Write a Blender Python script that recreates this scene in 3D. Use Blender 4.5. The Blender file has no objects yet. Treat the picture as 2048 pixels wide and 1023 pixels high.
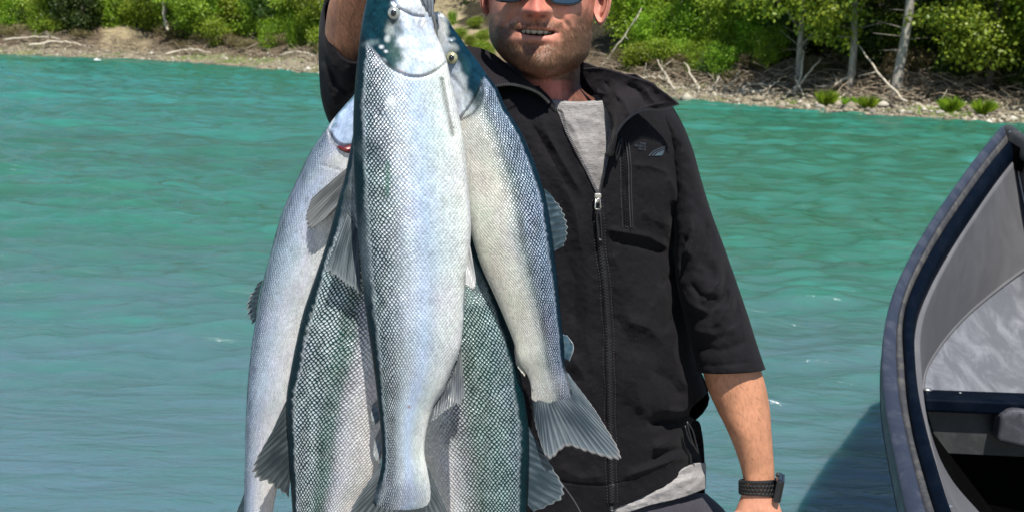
import bpy, bmesh, math, random
import numpy as np
from mathutils import Vector, Matrix

random.seed(7)
RNG = np.random.default_rng(11)
scene = bpy.context.scene
COL = scene.collection

# ------------------------------------------------------------------ camera
FPX = 2200.0                      # focal length in pixels of the 2048 px wide photograph
CAM_H = 1.5
PITCH = math.radians(10.8)
ROLL = math.radians(2.1)
cam_d = bpy.data.cameras.new("camera")
cam_d.sensor_width = 36.0
cam_d.lens = 36.0 * FPX / 2048.0
cam_d.clip_start = 0.05
cam_d.clip_end = 6000.0
cam = bpy.data.objects.new("camera", cam_d)
COL.objects.link(cam)
CR = Matrix.Rotation(math.pi / 2 - PITCH, 3, 'X') @ Matrix.Rotation(ROLL, 3, 'Z')
cam.matrix_world = Matrix.Translation((0, 0, CAM_H)) @ CR.to_4x4()
scene.camera = cam
cam_d.dof.use_dof = True
cam_d.dof.focus_distance = 1.42
cam_d.dof.aperture_fstop = 14.0
CRN = np.array(CR)

# ------------------------------------------------------------------ light
SUN_EL = math.radians(61.0)
SUN_AZ = math.radians(10.0)       # behind the camera, a little to its right
sdir = Vector((math.sin(SUN_AZ) * math.cos(SUN_EL), -math.cos(SUN_AZ) * math.cos(SUN_EL), math.sin(SUN_EL)))
sun_d = bpy.data.lights.new("sun", 'SUN')
sun_d.energy = 5.0
sun_d.angle = math.radians(0.53)
sun_d.color = (1.0, 0.955, 0.88)
sun = bpy.data.objects.new("sun", sun_d)
sun.rotation_euler = sdir.to_track_quat('Z', 'Y').to_euler()
sun.location = (3, -6, 12)
COL.objects.link(sun)
world = bpy.data.worlds.new("World")
scene.world = world
world.use_nodes = True
wn = world.node_tree.nodes
wl = world.node_tree.links
wn.clear()
sky = wn.new('ShaderNodeTexSky')
sky.sky_type = 'NISHITA'
sky.sun_disc = False
sky.sun_elevation = SUN_EL
sky.sun_rotation = math.pi - SUN_AZ
sky.dust_density = 0.15
sky.ozone_density = 2.0
bg = wn.new('ShaderNodeBackground')
bg.inputs[1].default_value = 0.085
wo = wn.new('ShaderNodeOutputWorld')
wl.new(sky.outputs[0], bg.inputs[0])
wl.new(bg.outputs[0], wo.inputs[0])
scene.view_settings.view_transform = 'Standard'
scene.view_settings.look = 'None'
scene.view_settings.exposure = 0.44
scene.view_settings.gamma = 1.0
scene.view_settings.use_curve_mapping = False
scene.render.engine = 'CYCLES'
scene.cycles.max_bounces = 6
scene.cycles.transparent_max_bounces = 8

# ------------------------------------------------------------------ helpers
def at(px, py, Y):
    """world point(s) on the upright plane y = Y seen at photo pixel (px, py)"""
    px, py, Y = np.broadcast_arrays(np.asarray(px, float), np.asarray(py, float), np.asarray(Y, float))
    d = np.stack([(px - 1024.0) / FPX, (511.5 - py) / FPX, -np.ones_like(px)], -1)
    w = d @ CRN.T
    k = Y / w[..., 1]
    out = w * k[..., None]
    out[..., 2] += CAM_H
    return out

def ground_at(px, py, z=0.0):
    d = np.array([(px - 1024.0) / FPX, (511.5 - py) / FPX, -1.0])
    w = CRN @ d
    k = (z - CAM_H) / w[2]
    return np.array([w[0] * k, w[1] * k, z])

def to_px(P):
    q = (np.asarray(P) - np.array([0, 0, CAM_H])) @ CRN
    return 1024.0 + FPX * q[..., 0] / -q[..., 2], 511.5 - FPX * q[..., 1] / -q[..., 2]

def sstep(a, b, x):
    t = np.clip((np.asarray(x, float) - a) / (b - a), 0, 1)
    return t * t * (3 - 2 * t)

_NT = np.random.default_rng(5).random((64, 64, 64))
def vnoise(x, y, z=0.0):
    x, y, z = np.broadcast_arrays(np.asarray(x, float), np.asarray(y, float), np.asarray(z, float))
    xi = np.floor(x).astype(int); yi = np.floor(y).astype(int); zi = np.floor(z).astype(int)
    fx = x - xi; fy = y - yi; fz = z - zi
    fx = fx * fx * (3 - 2 * fx); fy = fy * fy * (3 - 2 * fy); fz = fz * fz * (3 - 2 * fz)
    r = 0
    for dx in (0, 1):
        for dy in (0, 1):
            for dz in (0, 1):
                w = (fx if dx else 1 - fx) * (fy if dy else 1 - fy) * (fz if dz else 1 - fz)
                r = r + w * _NT[(xi + dx) & 63, (yi + dy) & 63, (zi + dz) & 63]
    return r * 2 - 1

def fbm(x, y, z=0.0, octv=4, gain=0.5):
    a = 1.0; r = 0; f = 1.0
    for k in range(octv):
        r = r + a * vnoise(np.asarray(x) * f + 17.3 * k, np.asarray(y) * f + 5.1 * k, np.asarray(z) * f)
        a *= gain; f *= 2.03
    return r

def spline(keys, n, ys=None):
    """smooth resampling of a list of tuples (Catmull-Rom over index), n samples"""
    K = np.asarray(keys, float)
    m = len(K)
    if m == 2:
        t = np.linspace(0, 1, n)[:, None]
        return K[0] * (1 - t) + K[1] * t
    seg = np.linalg.norm(np.diff(K[:, :2], axis=0), axis=1) + 1e-6
    s = np.concatenate([[0], np.cumsum(seg)])
    q = np.linspace(0, s[-1], n)
    # monotone-ish cubic Hermite
    T = np.zeros_like(K)
    for i in range(m):
        if i == 0: T[i] = (K[1] - K[0]) / seg[0]
        elif i == m - 1: T[i] = (K[-1] - K[-2]) / seg[-1]
        else:
            T[i] = ((K[i + 1] - K[i]) / seg[i] * seg[i - 1] + (K[i] - K[i - 1]) / seg[i - 1] * seg[i]) / (seg[i] + seg[i - 1])
    idx = np.clip(np.searchsorted(s, q, side='right') - 1, 0, m - 2)
    h = seg[idx][:, None]
    t = ((q - s[idx]) / seg[idx])[:, None]
    t2 = t * t; t3 = t2 * t
    return (2*t3 - 3*t2 + 1) * K[idx] + (t3 - 2*t2 + t) * h * T[idx] + (-2*t3 + 3*t2) * K[idx + 1] + (t3 - t2) * h * T[idx + 1]

def interp(y, keys):
    """smooth y -> value through sorted keys [(y, v), ...]"""
    K = sorted(keys)
    ys = np.array([k[0] for k in K], float); vs = np.array([k[1] for k in K], float)
    d = np.diff(vs) / np.diff(ys)
    m = np.zeros(len(ys)); m[0] = d[0]; m[-1] = d[-1]
    for i in range(1, len(ys) - 1):
        h0 = ys[i] - ys[i-1]; h1 = ys[i+1] - ys[i]
        m[i] = (d[i-1] * h1 + d[i] * h0) / (h0 + h1)
    y = np.asarray(y, float)
    yc = np.clip(y, ys[0], ys[-1])
    i = np.clip(np.searchsorted(ys, yc, side='right') - 1, 0, len(ys) - 2)
    h = ys[i+1] - ys[i]; t = (yc - ys[i]) / h
    return (2*t**3 - 3*t**2 + 1) * vs[i] + (t**3 - 2*t**2 + t) * h * m[i] + (-2*t**3 + 3*t**2) * vs[i+1] + (t**3 - t**2) * h * m[i+1]

def mesh_np(name, V, F, mat=None, parent=None, smooth=True, attrs=None, uv=None):
    """V (n,3), F (k,4) or (k,3) integer arrays -> object; attrs {name: (n,3|4) colours or (n,) floats}; uv (n,2)"""
    V = np.asarray(V, np.float32).reshape(-1, 3); F = np.asarray(F, np.int32)
    me = bpy.data.meshes.new(name)
    k, w = F.shape
    me.vertices.add(len(V)); me.vertices.foreach_set("co", V.ravel())
    me.loops.add(k * w); me.loops.foreach_set("vertex_index", F.ravel())
    me.polygons.add(k)
    me.polygons.foreach_set("loop_start", np.arange(0, k * w, w, dtype=np.int32))
    me.polygons.foreach_set("loop_total", np.full(k, w, np.int32))
    me.update(calc_edges=True)
    if smooth: me.polygons.foreach_set("use_smooth", np.ones(k, bool))
    for an, av in (attrs or {}).items():
        av = np.asarray(av, np.float32)
        if av.ndim == 1:
            a = me.attributes.new(an, 'FLOAT', 'POINT'); a.data.foreach_set("value", av)
        else:
            if av.shape[1] == 3: av = np.concatenate([av, np.ones((len(av), 1), np.float32)], 1)
            a = me.attributes.new(an, 'FLOAT_COLOR', 'POINT'); a.data.foreach_set("color", av.ravel())
    if uv is not None:
        ul = me.uv_layers.new(name="UVMap")
        ul.data.foreach_set("uv", np.asarray(uv, np.float32)[F.ravel()].ravel())
    if mat is not None: me.materials.append(mat)
    me.validate()
    return link(name, me, parent)

def link(name, me, parent=None):
    o = bpy.data.objects.new(name, me)
    COL.objects.link(o)
    if parent is not None: o.parent = parent
    return o

def gridF(n, m, close=False):
    """faces of an n x m vertex grid; close joins the last column to the first"""
    i = np.arange(n - 1)[:, None]; j = np.arange(m if close else m - 1)[None, :]
    j2 = (j + 1) % m
    a = i * m + j; b = i * m + j2; c = (i + 1) * m + j2; d = (i + 1) * m + j
    return np.stack(np.broadcast_arrays(a, b, c, d), -1).reshape(-1, 4)

class MB:
    """collects small shapes and links them as one mesh object (quads and triangles)"""
    def __init__(s): s.v = []; s.f = []; s.n = 0
    def add(s, V, F):
        V = np.asarray(V, float).reshape(-1, 3)
        s.v.append(V); s.f += [tuple(int(q) + s.n for q in f) for f in F]; s.n += len(V)
    def box(s, c, size, R=None):
        h = np.array(size) / 2.0
        V = np.array([[x, y, z] for x in (-1, 1) for y in (-1, 1) for z in (-1, 1)]) * h
        if R is not None: V = V @ np.array(R).T
        s.add(V + np.array(c), [(0,1,3,2),(4,6,7,5),(0,4,5,1),(2,3,7,6),(0,2,6,4),(1,5,7,3)])
    def tube(s, P, r, sides=8, caps=True, squash=1.0):
        P = np.asarray(P, float); n = len(P)
        r = np.broadcast_to(np.asarray(r, float), (n,))
        T = np.gradient(P, axis=0); T /= np.linalg.norm(T, axis=1)[:, None] + 1e-9
        up = np.array([0.13, 0.31, 0.94])
        V = []
        for i in range(n):
            a = np.cross(T[i], up); a /= np.linalg.norm(a) + 1e-9
            b = np.cross(a, T[i])
            for k in range(sides):
                t = 2 * math.pi * k / sides
                V.append(P[i] + r[i] * (math.cos(t) * a + squash * math.sin(t) * b))
        F = [tuple(f) for f in gridF(n, sides, True)]
        V = np.array(V)
        if caps:
            F.append(tuple(range(sides))[::-1]); F.append(tuple((n - 1) * sides + k for k in range(sides)))
        s.add(V, F)
    def ball(s, c, rad, seg=12, rings=8, R=None):
        rad = np.broadcast_to(np.asarray(rad, float), (3,))
        V = []
        for i in range(rings + 1):
            ph = math.pi * i / rings
            for k in range(seg):
                t = 2 * math.pi * k / seg
                V.append((math.sin(ph) * math.cos(t), math.sin(ph) * math.sin(t), math.cos(ph)))
        V = np.array(V) * rad
        if R is not None: V = V @ np.array(R).T
        s.add(V + np.array(c), [tuple(f) for f in gridF(rings + 1, seg, True)])
    def build(s, name, mat, parent=None, smooth=True, col=None):
        me = bpy.data.meshes.new(name)
        me.from_pydata([tuple(v) for v in np.concatenate(s.v)], [], s.f)
        me.update()
        if smooth: me.polygons.foreach_set("use_smooth", [True] * len(me.polygons))
        if mat: me.materials.append(mat)
        return link(name, me, parent)

def bevel(o, w=0.002, seg=2):
    m = o.modifiers.new("bevel", 'BEVEL'); m.width = w; m.segments = seg; m.limit_method = 'ANGLE'
    return o

def thick(o, t, offset=0.0):
    m = o.modifiers.new("thickness", 'SOLIDIFY'); m.thickness = t; m.offset = offset
    return o

def tag(o, label=None, cat=None, group=None, kind=None):
    if label: o["label"] = label
    if cat: o["category"] = cat
    if group: o["group"] = group
    if kind: o["kind"] = kind
    return o

def empty(name, loc, label, cat, group=None):
    o = bpy.data.objects.new(name, None)
    o.location = loc; COL.objects.link(o)
    o.empty_display_size = 0.1
    return tag(o, label, cat, group)

def keep(o, parent):
    """parent without moving (parents here only have a location)"""
    o.parent = parent
    o.matrix_parent_inverse = Matrix.Translation(parent.location).inverted()
    return o

# ------------------------------------------------------------------ materials
class M:
    def __init__(s, name):
        s.m = bpy.data.materials.new(name); s.m.use_nodes = True
        s.t = s.m.node_tree; s.n = s.t.nodes; s.l = s.t.links
        s.b = s.n['Principled BSDF']; s.out = s.n['Material Output']
    def new(s, typ, **kw):
        x = s.n.new('ShaderNode' + typ)
        for k, v in kw.items(): setattr(x, k, v)
        return x
    def put(s, sock, v):
        if isinstance(v, bpy.types.NodeSocket): s.l.new(v, sock)
        elif v is not None:
            if isinstance(v, (tuple, list)) and len(v) == 3 and sock.type == 'RGBA': v = (*v, 1)
            sock.default_value = v
    def set(s, **kw):
        names = dict(color='Base Color', rough='Roughness', metal='Metallic', ior='IOR', spec='Specular IOR Level',
                     coat='Coat Weight', coat_rough='Coat Roughness', normal='Normal', sss='Subsurface Weight',
                     sss_scale='Subsurface Scale', sheen='Sheen Weight', sheen_rough='Sheen Roughness', trans='Transmission Weight', alpha='Alpha', sheen_tint='Sheen Tint')
        for k, v in kw.items(): s.put(s.b.inputs[names[k]], v)
        return s
    def math(s, op, a, b=None, c=None, clamp=False):
        x = s.new('Math', operation=op, use_clamp=clamp)
        s.put(x.inputs[0], a)
        if b is not None: s.put(x.inputs[1], b)
        if c is not None: s.put(x.inputs[2], c)
        return x.outputs[0]
    def vmath(s, op, a, b=None):
        x = s.new('VectorMath', operation=op)
        s.put(x.inputs[0], a)
        if b is not None: s.put(x.inputs[1], b)
        return x.outputs[1] if op in ('LENGTH', 'DOT_PRODUCT', 'DISTANCE') else x.outputs[0]
    def coord(s, kind='Object', scale=(1, 1, 1), rot=(0, 0, 0)):
        c = s.new('TexCoord'); mp = s.new('Mapping')
        mp.inputs['Scale'].default_value = scale; mp.inputs['Rotation'].default_value = rot
        s.l.new(c.outputs[kind], mp.inputs[0])
        return mp.outputs[0]
    def noise(s, vec=None, scale=5.0, detail=4.0, rough=0.5, dist=0.0, color=False):
        x = s.new('TexNoise')
        x.inputs['Scale'].default_value = scale; x.inputs['Detail'].default_value = detail
        x.inputs['Roughness'].default_value = rough; x.inputs['Distortion'].default_value = dist
        if vec is not None: s.l.new(vec, x.inputs['Vector'])
        return x.outputs[1] if color else x.outputs[0]
    def voronoi(s, vec=None, scale=5.0, feature='F1', out=0):
        x = s.new('TexVoronoi', feature=feature); x.inputs['Scale'].default_value = scale
        if vec is not None: s.l.new(vec, x.inputs['Vector'])
        return x.outputs[out]
    def ramp(s, fac, stops, interp='LINEAR'):
        x = s.new('ValToRGB'); e = x.color_ramp.elements; x.color_ramp.interpolation = interp
        while len(e) < len(stops): e.new(0.5)
        for i, (p, c) in enumerate(stops):
            e[i].position = p; e[i].color = (*c, 1) if len(c) == 3 else c
        s.put(x.inputs[0], fac)
        return x.outputs[0]
    def mix(s, fac, a, b, mode='MIX'):
        x = s.new('Mix', data_type='RGBA', blend_type=mode)
        s.put(x.inputs[0], fac); s.put(x.inputs[6], a); s.put(x.inputs[7], b)
        return x.outputs[2]
    def attr(s, name, kind='Color'):
        x = s.new('Attribute'); x.attribute_name = name
        return x.outputs[kind]
    def maprange(s, v, a, b, c, d, smooth=False):
        x = s.new('MapRange'); x.interpolation_type = 'SMOOTHSTEP' if smooth else 'LINEAR'
        s.put(x.inputs[0], v)
        for i, q in enumerate((a, b, c, d)): s.put(x.inputs[i + 1], q)
        return x.outputs[0]
    def bump(s, h, dist=0.001, strength=1.0, prev=None):
        x = s.new('Bump'); x.inputs['Distance'].default_value = dist; x.inputs['Strength'].default_value = strength
        s.put(x.inputs['Height'], h)
        if prev is not None: s.l.new(prev, x.inputs['Normal'])
        return x.outputs[0]
# ================================================================== WATER
def make_water():
    m = M("glacial_water")
    co = m.coord('Object', (1, 1, 1))
    # broad patches of current, drawn out along the flow
    flow = m.coord('Object', (0.09, 0.5, 1), (0, 0, math.radians(-16)))
    patch = m.noise(flow, 1.0, 5, 0.55, 0.4)
    fine = m.noise(m.coord('Object', (1.0, 3.4, 1), (0, 0, math.radians(-12))), 1.6, 4, 0.6, 0.3)
    mixv = m.math('ADD', m.math('MULTIPLY', patch, 0.55), m.math('MULTIPLY', fine, 0.45))
    col = m.ramp(mixv, [(0.34, (0.042, 0.118, 0.056)), (0.50, (0.042, 0.158, 0.096)), (0.66, (0.046, 0.225, 0.165))])
    sp = m.new('SeparateXYZ'); m.l.new(co, sp.inputs[0])
    far = m.maprange(sp.outputs[1], 6.0, 42.0, 0.0, 1.0)
    col = m.mix(far, col, m.ramp(mixv, [(0.38, (0.028, 0.150, 0.100)), (0.64, (0.045, 0.30, 0.25))]))
    # blue-grey sky reflection painted into the shallow silty water by the near bank
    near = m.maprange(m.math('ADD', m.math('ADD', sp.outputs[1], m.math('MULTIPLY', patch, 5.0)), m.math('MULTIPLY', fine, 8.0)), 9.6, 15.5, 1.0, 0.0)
    sky_tint = m.noise(m.coord('Object', (0.6, 1.2, 1)), 1.3, 3, 0.6)
    col = m.mix(m.math('MULTIPLY', near, m.maprange(sky_tint, 0.3, 0.7, 0.6, 0.95)), col, (0.108, 0.190, 0.228))
    r1 = m.noise(m.coord('Object', (1.4, 4.2, 1), (0, 0, math.radians(-14))), 2.4, 5, 0.62, 0.6)
    r2 = m.noise(m.coord('Object', (5.0, 11.0, 1), (0, 0, math.radians(9))), 2.2, 4, 0.6, 0.5)
    nearfade = m.maprange(sp.outputs[1], 4.2, 7.5, 0.25, 1.0, True)
    h = m.math('ADD', r1, m.math('MULTIPLY', r2, m.math('MULTIPLY', nearfade, 0.16)))
    nrm = m.bump(h, 0.024, 1.0)
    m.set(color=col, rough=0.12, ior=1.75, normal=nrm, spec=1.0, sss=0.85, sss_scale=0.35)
    m.b.inputs['Subsurface Radius'].default_value = (0.25, 1.0, 0.8)
    # displaced sheet, finer near the camera, stretching past the far bank
    ys = np.concatenate([np.geomspace(2.6, 75, 620), np.geomspace(78, 1800, 30)])
    xs = np.concatenate([[-60, -25, -8, -3, -1.6], np.linspace(-1.0, 1.0, 420), [1.6, 3, 8, 25, 60]])
    Yg, U = np.meshgrid(ys, xs, indexing='ij')
    Xg = U * (Yg * 0.62 + 0.6)
    ca, sa = math.cos(math.radians(-14)), math.sin(math.radians(-14))
    A = Xg * ca - Yg * sa; B = Xg * sa + Yg * ca
    amp = np.clip(0.016 + 0.0055 * Yg, 0, 0.10) * sstep(3.2, 4.9, Yg + 0.8 * fbm(Xg * 0.5, Yg * 0.7, 6, 2)) + 0.003
    Z = amp * (0.8 * fbm(A * 1.1, B * 2.6, 1.5, 2) + 0.46 * fbm(A * 3.2 + 4, B * 7.5, 7.7, 2) * sstep(16, 9, Yg)) * sstep(75, 60, Yg)
    V = np.stack([Xg, Yg, Z], -1)
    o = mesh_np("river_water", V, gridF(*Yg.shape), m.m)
    tag(o, kind="structure")
make_water()

# near bank: the pebbly ground the man and the boat stand on
def make_near_ground():
    m = M("river_pebbles")
    v = m.voronoi(m.coord('Object'), 22, 'F1', 0); vc = m.voronoi(m.coord('Object'), 22, 'F1', 1)
    g = m.ramp(vc, [(0.0, (0.10, 0.10, 0.09)), (0.5, (0.2, 0.19, 0.17)), (1.0, (0.33, 0.31, 0.28))])
    m.set(color=g, rough=0.8, normal=m.bump(v, 0.02, 0.8))
    ys = np.linspace(-12, 4.0, 120); xs = np.linspace(-14, 14, 160)
    Yg, Xg = np.meshgrid(ys, xs, indexing='ij')
    edge = 2.7 + 0.25 * np.sin(Xg * 0.7)
    Z = np.clip((edge - Yg) * 0.10, -0.12, 0.35) + 0.012 * fbm(Xg * 3, Yg * 3, 0, 3)
    Z = np.where(Yg < 2.2, Z * 0 + np.minimum(Z, 0.055 + 0.01 * fbm(Xg * 3, Yg * 3, 0, 2)), Z)
    o = mesh_np("near_shore_ground", np.stack([Xg, Yg, Z], -1), gridF(*Yg.shape), m.m)
    tag(o, kind="structure")
make_near_ground()

# ================================================================== FAR BANK
WL = [(-2200, 20), (-1300, 62), (-700, 82), (-300, 93), (0, 109), (330, 123), (640, 148), (1000, 172), (1400, 203), (1720, 228), (2048, 248), (2350, 270), (2800, 305), (3600, 378), (4800, 500)]
WP = np.array([ground_at(x, y)[:2] for x, y in WL])
_WS = spline(WP, 700)
_WPX, _ = to_px(np.concatenate([_WS, np.zeros((700, 1))], 1))
_T = np.gradient(_WS, axis=0); _T /= np.linalg.norm(_T, axis=1)[:, None]
_N = np.stack([-_T[:, 1], _T[:, 0]], 1)            # inland
_N = np.where((_N[:, 1] > 0)[:, None], _N, -_N)

def bank_h(t, a=0.0, b=0.0):
    t = np.asarray(t, float)
    h = np.interp(t, [-4, 0, 2.2, 3.0, 4.0, 7.0, 14, 30, 60, 140], [-0.8, 0.0, 0.32, 0.55, 1.05, 1.9, 5.2, 6.4, 6.8, 7.0])
    n = fbm(a * 0.45, b * 0.45, 3.3, 4)
    return h + n * (0.05 + 0.22 * sstep(2, 4.5, t) + 0.6 * sstep(6, 14, t))

def bank_xy(px, t):
    i = np.interp(px, _WPX, np.arange(700))
    k = np.clip(i.astype(int) if hasattr(i, 'astype') else int(i), 0, 698)
    f = i - k
    p = _WS[k] * (1 - np.asarray(f)[..., None]) + _WS[k + 1] * np.asarray(f)[..., None]
    return p + _N[k] * np.asarray(t)[..., None]

def bank_pt(px, t, dz=0.0):
    """px: photo column of the nearby waterline; t: metres inland"""
    p = bank_xy(np.float64(px), np.float64(t))
    return np.array([p[0], p[1], float(bank_h(t, p[0], p[1])) + dz])

def bank_col(px, t, dz=0.0):
    """a point t metres inland that is seen in photo column px"""
    q = px
    for _ in range(6):
        p = bank_pt(q, t, dz)
        x, _y = to_px(p)
        q += (px - x) * 0.9
    return p

def make_bank():
    m = M("bank_earth")
    c = m.attr("Col")
    n1 = m.noise(m.coord('Object'), 3.0, 6, 0.65); n2 = m.noise(m.coord('Object'), 14.0, 4, 0.7)
    v = m.voronoi(m.coord('Object'), 7.0)
    k = m.maprange(m.math('ADD', n1, m.math('MULTIPLY', n2, 0.8)), 0.55, 1.25, 0.45, 1.6)
    col = m.mix(1.0, c, k, 'MULTIPLY')
    m.set(color=col, rough=0.92, spec=0.15, normal=m.bump(m.math('ADD', n2, v), 0.06, 1.0))
    tt = np.concatenate([np.linspace(-4, 9, 90), np.linspace(9.5, 30, 40), np.linspace(32, 140, 30)])
    ii = np.linspace(0, 699, 900)
    k0 = np.clip(ii.astype(int), 0, 698); f = (ii - k0)[:, None]
    base = _WS[k0] * (1 - f) + _WS[k0 + 1] * f
    nn = _N[k0] * (1 - f) + _N[np.clip(k0 + 1, 0, 699)] * f
    nm = np.array([0.60, 0.80])
    ex = np.minimum(tt, 20)[None, :, None] * nn[:, None, :] + np.maximum(tt - 20, 0)[None, :, None] * nm
    XY = base[:, None, :] + ex
    X = XY[..., 0]; Y = XY[..., 1]; T = np.broadcast_to(tt, X.shape)
    Z = bank_h(T, X, Y)
    PX = np.interp(ii, np.arange(700), _WPX)[:, None] * np.ones_like(T)
    n = fbm(X * 0.8, Y * 0.8, 9, 4)
    gravel = np.array([0.29, 0.25, 0.175]); wet = np.array([0.10, 0.095, 0.07]); litter = np.array([0.115, 0.085, 0.055])
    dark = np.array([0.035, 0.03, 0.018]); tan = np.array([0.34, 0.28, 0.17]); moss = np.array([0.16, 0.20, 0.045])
    C = gravel * np.ones(X.shape + (1,))
    def mixc(C, c, w): return C * (1 - w[..., None]) + c * w[..., None]
    C = mixc(C, moss, sstep(0.05, 0.5, n) * sstep(0.1, 0.6, T) * sstep(2.6, 1.6, T) * 0.75)
    C = mixc(C, wet, sstep(0.28, 0.02, T))
    C = mixc(C, litter, sstep(2.0, 3.2, T + 0.7 * n))
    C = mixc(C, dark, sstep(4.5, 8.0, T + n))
    IPX, _ = to_px(np.stack([X, Y, Z], -1))
    w = sstep(175, 205, IPX) * sstep(310, 285, IPX) * sstep(1.5, 3, T) * sstep(8, 6, T)
    IPX = IPX + 26 * fbm(X * 0.5, Z * 1.6, 2, 3)
    w2 = sstep(830, 885, IPX) * sstep(1015, 965, IPX) * sstep(2.4, 3.6, T + 0.5 * n) * sstep(15, 8, T + n)
    w2 = w2 * sstep(-0.75, -0.1, n)
    C = mixc(C, tan, np.clip(w * 0.8 * sstep(-0.6, 0.2, n) + w2, 0, 1))
    o = mesh_np("far_river_bank", np.stack([X, Y, Z], -1), gridF(*X.shape), m.m, attrs={"Col": C.reshape(-1, 3)})
    tag(o, kind="structure")
make_bank()

# ---------------------------------------------------------------- vegetation
def leaf_mat(name, c1, c2, trans=0.35):
    m = M(name)
    r = m.attr("rnd", 'Fac')
    oi = m.new('ObjectInfo')
    col = m.mix(r, c1, c2)
    hs = m.new('HueSaturation'); hs.inputs['Saturation'].default_value = 1.0
    m.put(hs.inputs['Color'], col)
    m.put(hs.inputs['Hue'], m.maprange(oi.outputs['Random'], 0, 1, 0.485, 0.515))
    m.put(hs.inputs['Value'], m.maprange(oi.outputs['Random'], 0, 1, 0.8, 1.25))
    m.set(color=hs.outputs[0], rough=0.45, spec=0.35)
    t = m.new('BsdfTranslucent'); m.put(t.inputs[0], hs.outputs[0])
    ms = m.new('MixShader'); ms.inputs[0].default_value = trans
    m.l.new(m.b.outputs[0], ms.inputs[1]); m.l.new(t.outputs[0], ms.inputs[2]); m.l.new(ms.outputs[0], m.out.inputs[0])
    return m.m
LEAF_A = leaf_mat("leaf_alder", (0.075, 0.145, 0.010), (0.31, 0.40, 0.035))
LEAF_B = leaf_mat("leaf_willow", (0.085, 0.19, 0.010), (0.32, 0.48, 0.035))
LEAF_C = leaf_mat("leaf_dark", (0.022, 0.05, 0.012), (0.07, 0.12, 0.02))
LEAF_D = leaf_mat("dry_brush", (0.12, 0.09, 0.05), (0.24, 0.21, 0.09))

def bark_mat(name, a, b):
    m = M(name)
    n = m.noise(m.coord('Object', (3, 3, 1)), 6, 5, 0.7)
    m.set(color=m.ramp(n, [(0.3, a), (0.7, b)]), rough=0.85, spec=0.2, normal=m.bump(n, 0.02))
    return m.m
BARK = bark_mat("pale_bark", (0.16, 0.14, 0.12), (0.42, 0.39, 0.34))
BARK_D = bark_mat("dark_bark", (0.04, 0.03, 0.025), (0.12, 0.10, 0.08))
DRIFT = bark_mat("bleached_driftwood", (0.32, 0.27, 0.20), (0.66, 0.60, 0.49))
DRIFT_D = bark_mat("brown_sticks", (0.13, 0.10, 0.07), (0.40, 0.33, 0.24))

def leaf_cloud(name, lobes, n, size, mat, seed, twig=True):
    """n bent leaves in clumps spread through ellipsoid lobes [(centre, radii)]"""
    rg = np.random.default_rng(seed)
    vol = np.array([r[0] * r[1] * r[2] for _, r in lobes]) ** 0.67
    li = rg.choice(len(lobes), n, p=vol / vol.sum())
    # clump centres
    nc = max(12, n // 22)
    cl = rg.choice(len(lobes), nc, p=vol / vol.sum())
    d = rg.normal(size=(nc, 3)); d /= np.linalg.norm(d, axis=1)[:, None]
    rr = 0.35 + 0.65 * rg.random(nc) ** 0.5
    C = np.array([lobes[i][0] for i in cl]) + d * rr[:, None] * np.array([lobes[i][1] for i in cl])
    pick = rg.integers(0, nc, n)
    P = C[pick] + rg.normal(size=(n, 3)) * size * np.array([2.0, 2.0, 1.1])
    out = d[pick] * 0.5 + rg.normal(size=(n, 3)) * 0.6 + np.array([0, 0, 0.5])
    out /= np.linalg.norm(out, axis=1)[:, None]
    a = np.cross(out, rg.normal(size=(n, 3))); a /= np.linalg.norm(a, axis=1)[:, None]
    b = np.cross(out, a)
    s = size * rg.uniform(0.6, 1.35, n)[:, None]
    L = a * s; W = b * s * 0.36
    V = np.stack([P - L * 0.5, P + W + out * s * 0.08, P + L * 0.55, P - W + out * s * 0.08], 1)
    F = np.arange(n * 4).reshape(n, 4)
    rnd = np.repeat(np.clip(rg.random(nc)[pick] * 0.6 + rg.random(n) * 0.5, 0, 1), 4)
    me = mesh_np(name, V.reshape(-1, 3), F, mat, attrs={"rnd": rnd}, smooth=False)
    data = me.data
    bpy.data.objects.remove(me)
    return data

def lobes_bush(seed, w, h, k=7):
    rg = np.random.default_rng(seed)
    return [((rg.uniform(-w, w) * 0.55, rg.uniform(-w, w) * 0.5, h * rg.uniform(0.2, 0.8)),
             (w * rg.uniform(0.3, 0.55), w * rg.uniform(0.3, 0.5), h * rg.uniform(0.2, 0.36))) for _ in range(k)]

def stems(seed, n, h, w, r):
    rg = np.random.default_rng(seed); b = MB()
    for _ in range(n):
        a = rg.uniform(0, 6.28); q = rg.uniform(0.1, 1) * w
        e = np.array([math.cos(a) * q, math.sin(a) * q, h * rg.uniform(0.6, 1)])
        mid = e * 0.5 + np.array([0, 0, h * 0.12])
        b.tube([(0, 0, -0.3), mid, e], [r, r * 0.7, r * 0.25], 5)
    o = b.build("stem", None); d = o.data; bpy.data.objects.remove(o); return d

BUSH = [(leaf_cloud("leaves_round_bush", lobes_bush(3, 1.3, 1.9), 5200, 0.10, LEAF_A, 1), stems(1, 9, 1.5, 0.9, 0.025)),
        (leaf_cloud("leaves_tall_bush", lobes_bush(5, 1.0, 2.8, 9), 5600, 0.10, LEAF_B, 2), stems(2, 8, 2.3, 0.7, 0.03)),
        (leaf_cloud("leaves_dark_bush", lobes_bush(8, 1.4, 2.2), 5200, 0.11, LEAF_C, 3), stems(3, 9, 1.8, 1.0, 0.03)),
        (leaf_cloud("leaves_low_brush", lobes_bush(12, 1.1, 0.9), 2600, 0.09, LEAF_D, 4), stems(4, 16, 0.9, 1.0, 0.014)),
        (leaf_cloud("leaves_willow", lobes_bush(15, 1.2, 2.4, 10), 6500, 0.085, LEAF_B, 5), stems(5, 12, 2.1, 0.8, 0.02))]
for _, s_ in BUSH: s_.materials.append(BARK_D)

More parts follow.
